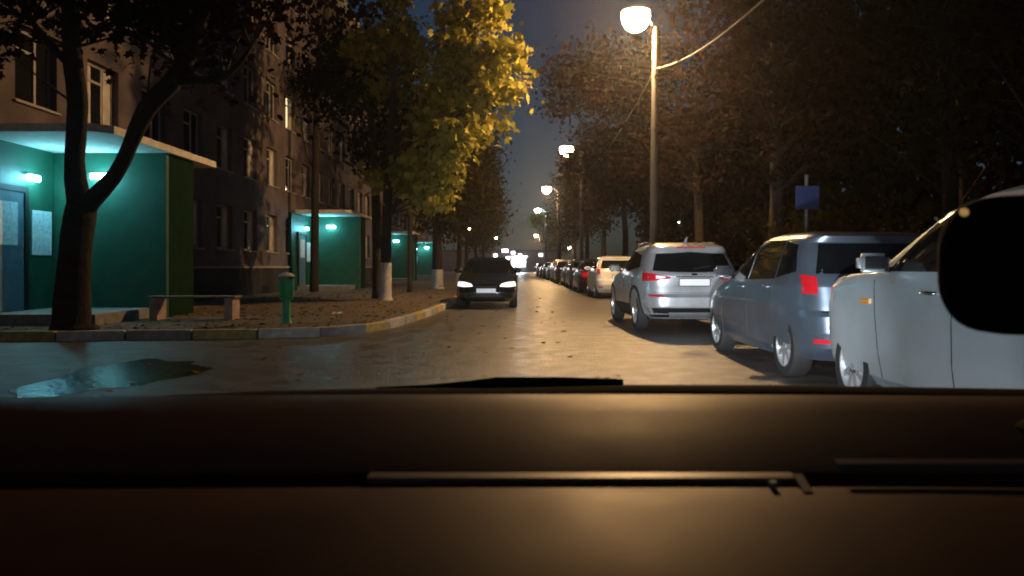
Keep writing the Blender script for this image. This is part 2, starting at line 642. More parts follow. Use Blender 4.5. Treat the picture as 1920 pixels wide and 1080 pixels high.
def street_lamp(pole_xy, lamp, label, power, col=LAMPCOL, m=None, bracket=False, size=1.3, lean=0.0, group='street lamps along the right kerb'):
    m = m or WARM
    px, py = pole_xy
    lx, ly, lz = lamp
    g = empty('street_lamp', (px, py, 0.12))
    tag(g, label, 'street lamp', group)
    bm = bmesh.new()
    tube(bm, [(0, 0, 0), (lean * .1, 0, lz * .35), (lean, 0, lz - 0.5)], [0.14, 0.12, 0.085], 12)
    pole = mesh_obj('pole', bm, M_POLE, g, True, 40)
    bm = bmesh.new()
    tube(bm, [(0, 0, -0.02), (0, 0, 0.35)], [0.2, 0.17], 12)
    mesh_obj('pole_base', bm, M_POLE, pole, True, 40)
    dx, dy, dz = lx - px, ly - py, lz - 0.12
    bm = bmesh.new()
    tube(bm, [(lean, 0, dz - 0.75), (lean + (dx - lean) * .2, dy * .2, dz - 0.25), (lean + (dx - lean) * .6, dy * .6, dz + 0.02), (dx, dy, dz + 0.08)], 0.03, 8)
    mesh_obj('arm', bm, M_LUMIN, g, True, 40)
    hd = empty  # luminaire: hood over an emitting bowl
    bm = bmesh.new()
    lathe(bm, [(0.0, 0.15), (0.14 * size, 0.135), (0.28 * size, 0.09), (0.36 * size, 0.02), (0.35 * size, 0.0), (0.0, 0.001)], 'z', (dx, dy, dz), 20)
    hood = mesh_obj('lamp_head', bm, M_LUMIN, g, True, 40)
    bm = bmesh.new()
    lathe(bm, [(0.33 * size, -0.004), (0.345 * size, -0.12 * size), (0.31 * size, -0.27 * size), (0.22 * size, -0.40 * size), (0.11 * size, -0.465 * size), (0.0, -0.48 * size)], 'z', (dx, dy, dz), 20)
    mesh_obj('bowl', bm, m, hood, True)
    if bracket:
        bm = bmesh.new()
        tube(bm, [(0, 0, 7.15), (-2.2, 0, 7.05)], 0.03, 8)
        mesh_obj('bracket', bm, M_POLE, g, True)
    if power:
        point_light('lamp_light', (dx, dy, dz - 0.62 * size), power, col, 0.10, hood)
    return g


street_lamp((4.45, 24.3), (3.84, 24, 9.06), 'nearest tall street lamp with dazzling warm light above the parked cars', LAMP_POWER, lean=0.05)
street_lamp((4.6, 51.2), (3.6, 51.2, 9.06), 'second street lamp along the right kerb with a low side bracket', LAMP_POWER * 0.45, bracket=True)
street_lamp((4.6, 77.2), (3.45, 77.2, 9.06), 'third street lamp along the right kerb, warm and small', LAMP_POWER * 0.45)
street_lamp((4.6, 105), (3.5, 105, 9.0), 'fourth street lamp on the right kerb, cold white above lit green leaves', LAMP_POWER * 0.6, (0.7, 0.82, 1.0), COLD)
street_lamp((6.8, 190), (5.9, 190, 9.0), 'fifth and farthest warm street lamp just under the cold white one', LAMP_POWER * 0.6)
street_lamp((-9.8, 156), (-8.8, 156, 9.0), 'lone warm street lamp far off on the left, above the dark oncoming sedan', 1500, group='far lamps beyond the trees')
street_lamp((-5.2, 203), (-4.3, 203, 9.0), 'tiny far street lamp at the left edge of the strip of open sky', 800, group='far lamps beyond the trees')
street_lamp((14.6, 185), (13.6, 185, 5.9), 'tiny far lamp low among the trunks right of the street end', 300, group='far lamps beyond the trees')
street_lamp((19.0, 83), (18.0, 83, 6.0), 'tiny white yard lamp glimmering above the silver sport utility roof', 60, (0.9, 0.95, 1), COLD, size=.4, group='far lamps beyond the trees')


# overhead cable sagging between the lamp poles
def cable(a, b, sag, label, r=0.018):
    a, b = Vector(a), Vector(b)
    pts = []
    for i in range(25):
        t = i / 24
        p = a.lerp(b, t)
        p.z -= sag * 4 * t * (1 - t)
        pts.append(p)
    bm = bmesh.new()
    tube(bm, pts, r, 6)
    return tag(mesh_obj('overhead_cable', bm, M_CABLE, None, True), label, 'cable', 'overhead cables')


cable((4.5, 24.2, 7.35), (4.7, -3, 8.0), 1.7, 'sagging overhead cable rising to the upper right from the nearest lamp pole', 0.022)
cable((4.5, 24.4, 7.35), (4.6, 51.1, 7.35), 0.6, 'overhead cable between the nearest and second lamp poles')
cable((4.6, 51.3, 7.35), (4.6, 77.1, 7.35), 0.6, 'overhead cable between the second and third lamp poles')

# ------------------------------------------------------------------ trees
TREE_N = [0]


def gnarl(bm, pts, radii, rnd, seg=14, jit=.07):
    """tapered limb with smooth bends and lumpy bark"""
    pts = [Vector(p) for p in pts]
    out, rr = [], []
    n = len(pts)
    for i in range(n - 1):
        p0, p1, p2, p3 = pts[max(i - 1, 0)], pts[i], pts[i + 1], pts[min(i + 2, n - 1)]
        k = max(2, int((p2 - p1).length / .22))
        for q in range(k):
            t = q / k
            out.append(.5 * ((2 * p1) + (p2 - p0) * t + (2 * p0 - 5 * p1 + 4 * p2 - p3) * t * t + (3 * p1 - p0 - 3 * p2 + p3) * t ** 3))
            rr.append(radii[i] + (radii[i + 1] - radii[i]) * t)
    out.append(pts[-1])
    rr.append(radii[-1])
    n0 = len(bm.verts)
    tube(bm, out, rr, seg)
    bm.verts.ensure_lookup_table()
    col = [1 + rnd.uniform(-jit, jit) for _ in range(seg)]
    for i, p in enumerate(out):
        for k in range(seg):
            v = bm.verts[n0 + i * seg + k]
            v.co = p + (v.co - p) * (col[k] + rnd.uniform(-jit, jit) * .6)


def rot_any(rnd):
    return Euler((rnd.uniform(0, 6.28), rnd.uniform(0, 6.28), rnd.uniform(0, 6.28))).to_matrix()


def leaf_shape(kind):
    if kind == 'maple':
        return [(0, -0.5), (0.18, -0.22), (0.5, -0.18), (0.3, 0.06), (0.42, 0.34), (0.14, 0.26), (0, 0.55), (-0.14, 0.26), (-0.42, 0.34), (-0.3, 0.06), (-0.5, -0.18), (-0.18, -0.22)]
    return [(0, -0.5), (0.26, -0.15), (0.22, 0.2), (0, 0.5), (-0.22, 0.2), (-0.26, -0.15)]


def leaves_mesh(name, centres, size, kind, m, parent, rnd, flat=0.0):
    shp = np.array(leaf_shape(kind))
    nv = len(shp)
    n = len(centres)
    V = np.zeros((n, nv, 3))
    for i, c in enumerate(centres):
        s = size * rnd.uniform(0.4, 1.45)
        if flat:
            mt = Euler((rnd.gauss(0, flat), rnd.gauss(0, flat), rnd.uniform(0, 6.28))).to_matrix()
        else:
            # leaves hang: mostly tipped down with random turn
            mt = Euler((rnd.gauss(0.9, 0.6), rnd.gauss(0, 0.5), rnd.uniform(0, 6.28)), 'XYZ').to_matrix()
            mt = Matrix.Rotation(rnd.uniform(0, 6.28), 3, 'Z') @ mt
        q = np.zeros((nv, 3))
        q[:, :2] = shp * s
        q[:, 2] = -0.25 * s * (np.abs(shp[:, 0]) * 1.2) ** 1.5
        V[i] = q @ np.array(mt).T + np.array(c)
    me = bpy.data.meshes.new(name)
    me.vertices.add(n * nv)
    me.vertices.foreach_set('co', V.ravel())
    me.loops.add(n * nv)
    me.loops.foreach_set('vertex_index', np.arange(n * nv))
    me.polygons.add(n)
    me.polygons.foreach_set('loop_start', np.arange(0, n * nv, nv))
    me.polygons.foreach_set('loop_total', np.full(n, nv))
    me.update(calc_edges=True)
    me.materials.append(m)
    return link(bpy.data.objects.new(name, me), parent)


def tree(base, trunk, label, crowns, leafm, size, kind='leaf', nleaf=3000, wash=0.0, group=None, seed=0, limbs=(), name='tree', clump=0.45, nclump=60, bark=None):
    """trunk: [(x,y,z,r)] relative to base; crowns: [(cx,cy,cz,rx,ry,rz,weight)]; limbs: explicit polylines with radius"""
    rnd = random.Random(100 + seed)
    g = empty(name, base)
    tag(g, label, 'tree', group)
    bm = bmesh.new()
    pts = [Vector(t[:3]) for t in trunk]
    rad = [t[3] for t in trunk]
    # root flare
    gnarl(bm, [pts[0] - Vector((0, 0, .05)), pts[0] + (pts[1] - pts[0]) * .08] + pts[1:], [rad[0] * 1.45, rad[0]] + rad[1:], rnd)
    for lb in limbs:
        gnarl(bm, [l[:3] for l in lb], [l[3] for l in lb], rnd, 10)
    bmesh.ops.recalc_face_normals(bm, faces=bm.faces)
    tr = mesh_obj('trunk', bm, bark or M_BARK, g, True)
    if wash:
        bm = bmesh.new()
        k = [(pts[0] + (pts[1] - pts[0]) * t) for t in (0.0, min(1, wash / max(.1, (pts[1] - pts[0]).z)))]
        tube(bm, [k[0], k[0].lerp(k[1], .12), k[1]], [rad[0] * 1.5, rad[0] * 1.14, (rad[0] + (rad[1] - rad[0]) * min(1, wash / (pts[1] - pts[0]).z)) * 1.13], 12, cap=False)
        mesh_obj('whitewash', bm, M_WHITEWASH, tr, True)
    if not crowns:
        return g
    # clump centres in the crowns, a twig to each
    wsum = sum(c[6] for c in crowns)
    cents, leaves = [], []
    for c in crowns:
        k = max(1, int(nclump * c[6] / wsum))
        for _ in range(k):
            while True:
                p = Vector((rnd.uniform(-1, 1), rnd.uniform(-1, 1), rnd.uniform(-1, 1)))
                if p.length < 1 and p.length > 0.35 * rnd.random():
                    break
            cents.append((Vector((c[0] + p.x * c[3], c[1] + p.y * c[4], c[2] + p.z * c[5]))))
    bm = bmesh.new()
    spine = [pts[i].lerp(pts[i + 1], q / 6) for i in range(len(pts) - 1) for q in range(7)]
    ztop = pts[-1].z
    allp = [q for q in spine if q.z > min(2.2, ztop * .4)] + [Vector(l[:3]) for lb in limbs for l in lb[1:]]
    for c in cents:
        src = min(allp, key=lambda q: (q - c).length + max(0, q.z - c.z + .3) * 2.5 + rnd.uniform(0, 1.2))
        mid = src.lerp(c, 0.5) + Vector((rnd.uniform(-.2, .2), rnd.uniform(-.2, .2), rnd.uniform(0, .35)))
        tube(bm, [src, mid, c], [0.028, 0.015, 0.005], 5, cap=False)
    mesh_obj('branches', bm, bark or M_BARK, g, True)
    per = max(1, nleaf // len(cents))
    for c in cents:
        sg = clump * rnd.uniform(0.6, 1.3)
        for _ in range(int(per * rnd.uniform(0.5, 1.5))):
            leaves.append((c.x + rnd.gauss(0, sg), c.y + rnd.gauss(0, sg), c.z + rnd.gauss(0, sg * 0.75)))
    leaves = [l for l in leaves if l[2] > 1.5]
    leaves_mesh('crown', leaves, size, kind, leafm, g, rnd)
    return g


L_GOLD = leaf_mat('golden_leaves', [(0.10, 0.11, 0.015), (0.33, 0.29, 0.05), (0.42, 0.35, 0.08), (0.16, 0.17, 0.03)], 0.3)
L_OLIVE = leaf_mat('olive_leaves', [(0.022, 0.024, 0.007), (0.06, 0.046, 0.010), (0.04, 0.034, 0.008)], 0.25)
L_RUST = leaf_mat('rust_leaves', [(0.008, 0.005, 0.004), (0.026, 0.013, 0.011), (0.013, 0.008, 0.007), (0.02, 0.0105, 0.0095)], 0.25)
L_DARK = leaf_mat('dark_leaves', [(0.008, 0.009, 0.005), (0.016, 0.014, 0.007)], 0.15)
L_FRESH = leaf_mat('green_leaves', [(0.05, 0.09, 0.02), (0.10, 0.14, 0.03)], 0.35)
L_LITTER = leaf_mat('fallen_leaves', [(0.10, 0.06, 0.02), (0.25, 0.15, 0.03), (0.16, 0.08, 0.02), (0.30, 0.22, 0.06)], 0.0)
GL = 'trees on the left pavement'
GR = 'trees on the right verge'

# forked tree before the near porch
b = Vector((-7.15, 12.55, 0.12))


def rel(px, py, d, r):
    p = P(px, py, d) - b
    return (p.x, p.y, p.z, r)


tree(b, [(0, 0, 0, .30), rel(140, 480, 12.5, .25), rel(153, 388, 12.5, .24)],
     'dark forked tree with rough trunk standing before the nearest green porch',
     [(-0.9, -0.5, 6.0, 1.9, 1.0, 1.7, 1.4), (1.4, -.3, 5.3, 1.5, 1.0, 1.3, 1.1), (3.0, .1, 6.2, 1.5, 1.0, 1.7, 1.1)], L_RUST, 0.16, 'maple', 6500, group=GL, seed=1,
     limbs=[[rel(150, 395, 12.5, .2), rel(140, 300, 12.5, .16), rel(146, 200, 12.4, .16), rel(135, 90, 12.3, .15), rel(130, -120, 12.2, .11)],
            [rel(155, 395, 12.5, .17), rel(215, 330, 12.3, .12), rel(243, 275, 12.2, .115), rel(275, 205, 12.2, .15), rel(340, 130, 12.1, .14), rel(395, -20, 12.1, .10)],
            [rel(330, 150, 12.1, .08), rel(420, 145, 12.0, .05), rel(470, 90, 12, .03)],
            [rel(138, 130, 12.3, .07), rel(60, 40, 12.2, .05), rel(20, -60, 12.2, .03)]], nclump=90, clump=.38)

# slim black trunk
b = G(589, 547, .12)
tree(b, [(0, 0, 0, .17), rel(592, 300, b.y, .15), rel(598, 120, b.y, .14), rel(622, -40, b.y, .11)],
     'slim black tree trunk rising in front of the second green porch',
     [(.3, .5, 8.8, 1.8, 1.6, 1.2, 1)], L_DARK, 0.16, 'leaf', 2500, group=GL, seed=2, nclump=40,
     limbs=[[rel(593, 320, b.y, .05), rel(575, 290, b.y, .03), rel(560, 200, b.y, .015)], [rel(595, 200, b.y, .05), rel(578, 150, b.y, .03), rel(566, 90, b.y, .015)]])

# golden maple with pale trunk
b = G(722, 563, .12)
tree(b, [(0, 0, 0, .17), (0.05, 0, 2.6, .15), (0.15, .1, 5.0, .12), (0.3, .2, 7.8, .07)],
     'golden autumn maple lit by the street lamp, its lower trunk whitewashed',
     [(2.95, 0, 7.2, 1.35, 1.1, 1.5, 2.6), (2.2, 0, 5.5, 1.5, 1.1, 1.1, 2.2), (.9, -.1, 4.0, 1.5, 1.0, .75, 1.8), (1.5, -.2, 3.0, .6, .5, .45, .5), (1.9, .2, 9.3, 2.0, 1.5, 1.1, 1.6), (.2, .7, 7.2, 1.4, 1.4, 1.8, 1.6)],
     L_GOLD, 0.24, 'maple', 8500, wash=1.15, group=GL, seed=3, clump=.30, nclump=130,
     limbs=[[(0.05, 0, 2.5, .08), (.8, .1, 3.7, .06), (1.7, .2, 5.2, .04), (2.3, .2, 6.6, .02)], [(0.12, 0, 4.2, .07), (1.2, .2, 6.2, .05), (2.3, .3, 8.0, .02)], [(.05, 0, 2.8, .05), (.9, 0, 3.2, .035), (1.5, -.1, 3.2, .02)]])
# brown companion trunk
b = G(708, 561, .12)
b.y += .5
b.x = (707 - HX) / F * b.y
tree(b, [(0, 0, 0, .16), (-.05, 0, 3.2, .14), (-.3, .3, 7.5, .08)],
     'brown bare-barked trunk close beside the golden maple',
     [(-.5, .9, 7.4, 2.0, 1.3, 2.2, 1), (.2, .9, 5.2, 1.4, 1.0, .9, .5)], L_DARK, .22, 'leaf', 6000, group=GL, seed=4, nclump=90)
b = G(768, 548, .12)
tree(b, [(0, 0, 0, .10), (0.04, 0, 3.0, .085), (.25, .1, 6.5, .05)],
     'thin straight tree trunk between the golden maple and the farthest porch',
     [(.3, .6, 6.4, 1.6, 1.6, 2.0, 1)], L_OLIVE, .15, 'leaf', 3500, group=GL, seed=5, nclump=60)
b = G(815, 541, .12)
tree(b, [(0, 0, 0, .13), (0.05, 0, 3.2, .11), (.3, .1, 8, .05)],
     'slender tree with pale trunk left of the dark oncoming sedan',
     [(.4, .5, 6.0, 2.0, 1.8, 3.0, 1)], L_OLIVE, .16, 'leaf', 5000, group=GL, seed=6, nclump=80, wash=.9)
rnd = random.Random(11)
for i, (x, y, h, lab) in enumerate(((-3.4, 36, 11, 'olive street tree behind the sedan, first past the golden maple'),
                                    (-3.2, 46, 12, 'olive street tree further on, beyond the second green porch'),
                                    (-3.4, 58, 12, 'dim leafy street tree midway along the left pavement'),
                                    (-3.3, 72, 13, 'dim leafy street tree toward the left end of the street'),
                                    (-3.4, 92, 13, 'far dim tree on the left close to the street end'),
                                    (-4.5, 120, 13, 'farthest dark tree on the left edge of the open sky'))):
    tree((x, y, .12), [(0, 0, 0, .18), (rnd.uniform(-.1, .1), 0, 2.8, .15), (rnd.uniform(-.3, .3), 0, h * .7, .07)], lab,
         [(.2, 0, h * .52, 2.4, 2.6, h * .32, 2), (.3, 0, h * .8, 1.7, 2, h * .2, 1)], L_OLIVE, .24, 'leaf', 6500, group=GL, seed=20 + i, nclump=110, clump=.5, wash=.9 if i < 3 else 0)

# right verge: rust trees around the lamps, dark ones beside us
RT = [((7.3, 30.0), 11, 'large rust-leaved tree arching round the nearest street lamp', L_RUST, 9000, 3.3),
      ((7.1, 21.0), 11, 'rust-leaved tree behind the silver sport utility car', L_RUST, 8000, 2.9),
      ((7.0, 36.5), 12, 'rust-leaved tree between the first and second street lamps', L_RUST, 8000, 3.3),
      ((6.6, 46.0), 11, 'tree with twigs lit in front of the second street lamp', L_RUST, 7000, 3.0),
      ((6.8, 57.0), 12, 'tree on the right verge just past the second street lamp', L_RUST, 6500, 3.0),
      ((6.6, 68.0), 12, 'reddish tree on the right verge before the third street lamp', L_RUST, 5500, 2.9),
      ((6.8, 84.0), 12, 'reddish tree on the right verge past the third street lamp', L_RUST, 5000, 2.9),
      ((6.3, 101.0), 9, 'green tree lit by the cold white far street lamp', L_FRESH, 4500, 2.6),
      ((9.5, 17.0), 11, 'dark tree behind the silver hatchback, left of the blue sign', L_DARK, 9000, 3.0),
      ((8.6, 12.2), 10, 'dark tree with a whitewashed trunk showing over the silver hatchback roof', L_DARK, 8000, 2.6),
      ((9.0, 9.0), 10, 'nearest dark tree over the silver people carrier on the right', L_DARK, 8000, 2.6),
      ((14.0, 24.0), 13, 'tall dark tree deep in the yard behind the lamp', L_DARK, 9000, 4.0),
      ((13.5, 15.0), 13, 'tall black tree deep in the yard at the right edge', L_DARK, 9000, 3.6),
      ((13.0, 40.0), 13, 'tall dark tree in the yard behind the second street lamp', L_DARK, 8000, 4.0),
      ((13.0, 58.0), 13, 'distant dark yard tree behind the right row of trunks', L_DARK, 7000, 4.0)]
for i, ((x, y), h, lab, lm, n, rx) in enumerate(RT):
    r = random.Random(300 + i)
    low = 0.42 if y > 20 else 0.5
    cr = [(0, 0, h * .55, rx, rx, h * .26, 2), (r.uniform(-.6, .2), 0, h * .78, rx * .8, rx * .8, h * .2, 1)]
    if i == 0:
        cr = [(-3.7, .8, 8.4, 3.0, 2.2, 2.2, 2), (-.6, 0, 5.6, 2.4, 2.4, 1.9, 1.5), (1.5, -.5, 8.2, 2.4, 2.2, 2.2, 1.2)]
    if i == 2:
        cr = [(-2.4, 0, 9.6, 2.8, 2.6, 1.6, 2), (0, 0, 6.0, rx, rx, 2.6, 2)]
    if i == 7:
        cr = [(-2.9, 2.2, 7.3, .8, .8, .8, 1), (0, 0, h * .55, rx, rx, h * .26, 2)]
    if i == 3:
        cr = [(-1.9, 2.5, 7.4, 1.5, 1.6, 1.2, 1), (.3, 0, 6.5, 2.4, 2.4, 2.6, 2)]
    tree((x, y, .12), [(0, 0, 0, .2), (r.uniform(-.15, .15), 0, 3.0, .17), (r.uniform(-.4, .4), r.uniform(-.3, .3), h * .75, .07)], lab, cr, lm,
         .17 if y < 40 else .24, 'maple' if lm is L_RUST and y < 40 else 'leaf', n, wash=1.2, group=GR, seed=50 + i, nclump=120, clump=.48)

# added screen of outsize dark leaves on the right, blocking the sky: one mass
r = random.Random(900)
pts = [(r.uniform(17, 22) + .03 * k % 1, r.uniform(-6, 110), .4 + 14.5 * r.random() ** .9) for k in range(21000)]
tag(leaves_mesh('sky_screen_leaves', pts, 1.0, 'leaf', L_DARK, None, r), 'added black mass of leaves screening the sky beyond the yard on the right', 'trees', kind='stuff')

# shrubs behind the parked cars
for i, (x, y, rx, h, lm, lab) in enumerate(((6.9, 15.5, 1.2, 2.2, L_OLIVE, 'olive shrub showing between the silver sport utility and the hatchback roof'),
                                            (6.6, 26.5, 1.2, 2.0, L_RUST, 'low rusty shrub at the foot of the nearest lamp pole'),
                                            (7.2, 33, 1.4, 2.3, L_DARK, 'dark shrub right of the white hatchback'),
                                            (8.3, 20, 1.4, 2.6, L_OLIVE, 'tall olive shrub above the sport utility car, right side'),
                                            (10.5, 28, 2.4, 3.2, L_DARK, 'wide dark shrub deep in the right yard'))):
    r = random.Random(600 + i)
    g = empty('shrub', (x, y, .12))
    tag(g, lab, 'shrub', 'shrubs on the right verge')
    bm = bmesh.new()
    cs = []
    for k in range(26):
        c = Vector((r.uniform(-rx, rx), r.uniform(-rx, rx) * .8, r.uniform(.35, h)))
        cs.append(c)
        tube(bm, [(c.x * .15, c.y * .15, 0), (c.x * .6, c.y * .6, c.z * .6), c], [.02, .014, .006], 5, cap=False)
    mesh_obj('stems', bm, M_BARK, g, True)
    pts = [(c.x + r.gauss(0, .22), c.y + r.gauss(0, .22), max(.05, c.z + r.gauss(0, .2))) for c in cs for _ in range(70)]
    leaves_mesh('foliage', pts, .13, 'leaf', lm, g, r)

# leaf litter
r = random.Random(77)
pts = []
for _ in range(2600):
    y = 12.6 + 26 * r.random() ** 1.6
    x = r.uniform(-8.5, -1.6 if y > 21 else -2.0)
    kx_at = float(np.interp(y, [12.4, 12.95, 14.6, 17.2, 21.4], [-3.8, -2.76, -2.2, -1.95, -1.75]))
    if x < kx_at - .2:
        pts.append((x, y, .135))
for _ in range(170):
    y = r.uniform(6, 30)
    x = -1.75 + 3.2 * r.random() ** 2.2 if y > 21 else r.uniform(-4.5, 1.2)
    if y < 15 or x > -1.5:
        if y < 11.8 or x > -1.5:
            pts.append((x, y, .012))
tag(leaves_mesh('leaf_litter', pts, .095, 'maple', L_LITTER, None, r, flat=.2), 'fallen autumn leaves scattered on pavement and road', 'leaves', kind='stuff')


# ------------------------------------------------------------------ cars
class Car:
    """body = stack of rounded rectangles; everything else is set on that surface. local y: 0 at the rear bumper, + forward"""

    def __init__(s, spec):
        s.__dict__.update(spec)
        s.zf, s.yf = np.array([p[0] for p in s.front]), np.array([p[1] for p in s.front])
        s.zr, s.yr = np.array([p[0] for p in s.rear]), np.array([p[1] for p in s.rear])
        s.zw, s.ww = np.array([p[0] for p in s.half]), np.array([p[1] for p in s.half])
        s.n = s.__dict__.get('n', 6.0)

    def lv(s, z):
        """front, rear, half width at z"""
        return float(np.interp(z, s.zf, s.yf)), float(np.interp(z, s.zr, s.yr)), float(np.interp(z, s.zw, s.ww))

    def xs(s, y, z, off=0.0):
        f, r, w = s.lv(z)
        t = min(0.999, abs((y - (f + r) / 2) / ((f - r) / 2)))
        return w * (1 - t ** s.n) ** (1 / s.n) + off

    def ye(s, x, z, end, off=0.0):
        f, r, w = s.lv(z)
        t = min(0.999, abs(x / w))
        h = (f - r) / 2 * (1 - t ** s.n) ** (1 / s.n)
        return (f + r) / 2 + (h + off) * end

    def body_mesh(s):
        bm = bmesh.new()
        zs = sorted(set(np.round(np.concatenate([np.linspace(s.zf[0], s.zf[-1], 30), s.zf, s.zr, s.zw]), 3)))
        SEG = 88
        rings = []
        for z in zs:
            f, r, w = s.lv(z)
            ring = []
            for k in range(SEG):
                a = 2 * math.pi * (k + .5) / SEG
                c, q = math.cos(a), math.sin(a)
                e = 2 / s.n
                # spread samples more evenly along the flats
                x = w * math.copysign(abs(c) ** e, c)
                y = (f + r) / 2 + (f - r) / 2 * math.copysign(abs(q) ** e, q)
                ring.append(bm.verts.new((x, y, z)))
            rings.append(ring)
        for i in range(len(rings) - 1):
            for k in range(SEG):
                bm.faces.new((rings[i][k], rings[i][(k + 1) % SEG], rings[i + 1][(k + 1) % SEG], rings[i + 1][k]))
        bm.faces.new(rings[0][::-1])
        bm.faces.new(rings[-1])
        return bm

    # patches ------------------------------------------------------
    def grid(s, bottom, top, fn, nu, nv, bm, flip=False):
        def samp(pl, u):
            k = u * (len(pl) - 1)
            i = min(int(k), len(pl) - 2)
            t = k - i
            return (pl[i][0] + (pl[i + 1][0] - pl[i][0]) * t, pl[i][1] + (pl[i + 1][1] - pl[i][1]) * t)
        g = []
        for i in range(nu + 1):
            b_, t_ = samp(bottom, i / nu), samp(top, i / nu)
            g.append([bm.verts.new(fn(b_[0] + (t_[0] - b_[0]) * j / nv, b_[1] + (t_[1] - b_[1]) * j / nv)) for j in range(nv + 1)])
        for i in range(nu):
            for j in range(nv):
                q = (g[i][j], g[i + 1][j], g[i + 1][j + 1], g[i][j + 1])
                bm.faces.new(q[::-1] if flip else q)

    def shell(s, bm, name, m, parent, th=0.012):
        """give a patch its own thickness"""
        bmesh.ops.recalc_face_normals(bm, faces=bm.faces)
        o = mesh_obj(name, bm, m, parent, True, 40)
        return o

    def side(s, name, bottom, top, sgn, m, parent, off=0.006, nu=10, nv=6):
        bm = bmesh.new()
        s.grid(bottom, top, lambda y, z: (sgn * s.xs(y, z, off), y, z), nu, nv, bm, sgn > 0)
        # rim going inward
        s.rim(bm, Vector((-sgn, 0, 0)) * 0.02)
        return mesh_obj(name, bm, m, parent, True, 35)

    def end(s, name, bottom, top, e, m, parent, off=0.006, nu=12, nv=6):
        bm = bmesh.new()
        s.grid(bottom, top, lambda x, z: (x, s.ye(x, z, e, off), z), nu, nv, bm, e < 0)
        s.rim(bm, Vector((0, -e, 0)) * 0.02)
        return mesh_obj(name, bm, m, parent, True, 35)

    def rim(s, bm, vec):
        be = [e for e in bm.edges if e.is_boundary]
        r = bmesh.ops.extrude_edge_only(bm, edges=be)
        bmesh.ops.translate(bm, vec=vec, verts=[v for v in r['geom'] if isinstance(v, bmesh.types.BMVert)])
        bmesh.ops.recalc_face_normals(bm, faces=bm.faces)


WHEELS = {}


def wheel_meshes(r, style):
    key = (r, style)
    if key in WHEELS:
        return WHEELS[key]
    w = 0.105
    bm = bmesh.new()
    lathe(bm, [(r * .68, -w), (r * .93, -w), (r * .985, -w * .8), (r, -w * .4), (r, w * .4), (r * .985, w * .8), (r * .93, w), (r * .68, w)], 'x', seg=32, closed=True)
    me_t = bpy.data.meshes.new('tyre')
    bm.to_mesh(me_t)
    bm.free()
    me_t.materials.append(M_TYRE)
    me_t.polygons.foreach_set('use_smooth', [True] * len(me_t.polygons))
    me_t.set_sharp_from_angle(angle=R(40))
    bm = bmesh.new()
    R1 = r * .68
    lathe(bm, [(R1 * 1.0, w * .98), (R1 * .93, w * .98), (R1 * .9, w * .55), (R1 * .9, -w * .9), (R1 * 1.0, -w * .9)], 'x', seg=32, closed=True)
    lathe(bm, [(0, w * .2), (R1 * .9, w * .2), (R1 * .9, w * .1), (0, w * .1)], 'x', seg=24)
    lathe(bm, [(0, w * .95), (R1 * .2, w * .9), (R1 * .22, w * .2)], 'x', seg=16)
    n = style
    for k in range(n):
        a = 2 * math.pi * k / n
        hw = .13 * R1 * (5 / n) ** .5 * 1.3
        vs = []
        for (rr, hh) in ((R1 * .12, hw * 1.1), (R1 * .93, hw * .8)):
            for sg in (-1, 1):
                for xx in (w * .2, w * .86):
                    vs.append(bm.verts.new((xx, rr * math.cos(a) - sg * hh * math.sin(a), rr * math.sin(a) + sg * hh * math.cos(a))))
        for f in ((0, 1, 3, 2), (4, 6, 7, 5), (0, 4, 5, 1), (2, 3, 7, 6), (1, 5, 7, 3), (0, 2, 6, 4)):
            bm.faces.new([vs[i] for i in f])
    bmesh.ops.recalc_face_normals(bm, faces=bm.faces)
    me_r = bpy.data.meshes.new('rim')
    bm.to_mesh(me_r)
    bm.free()
    me_r.materials.append(M_RIM)
    WHEELS[key] = (me_t, me_r)
    return WHEELS[key]


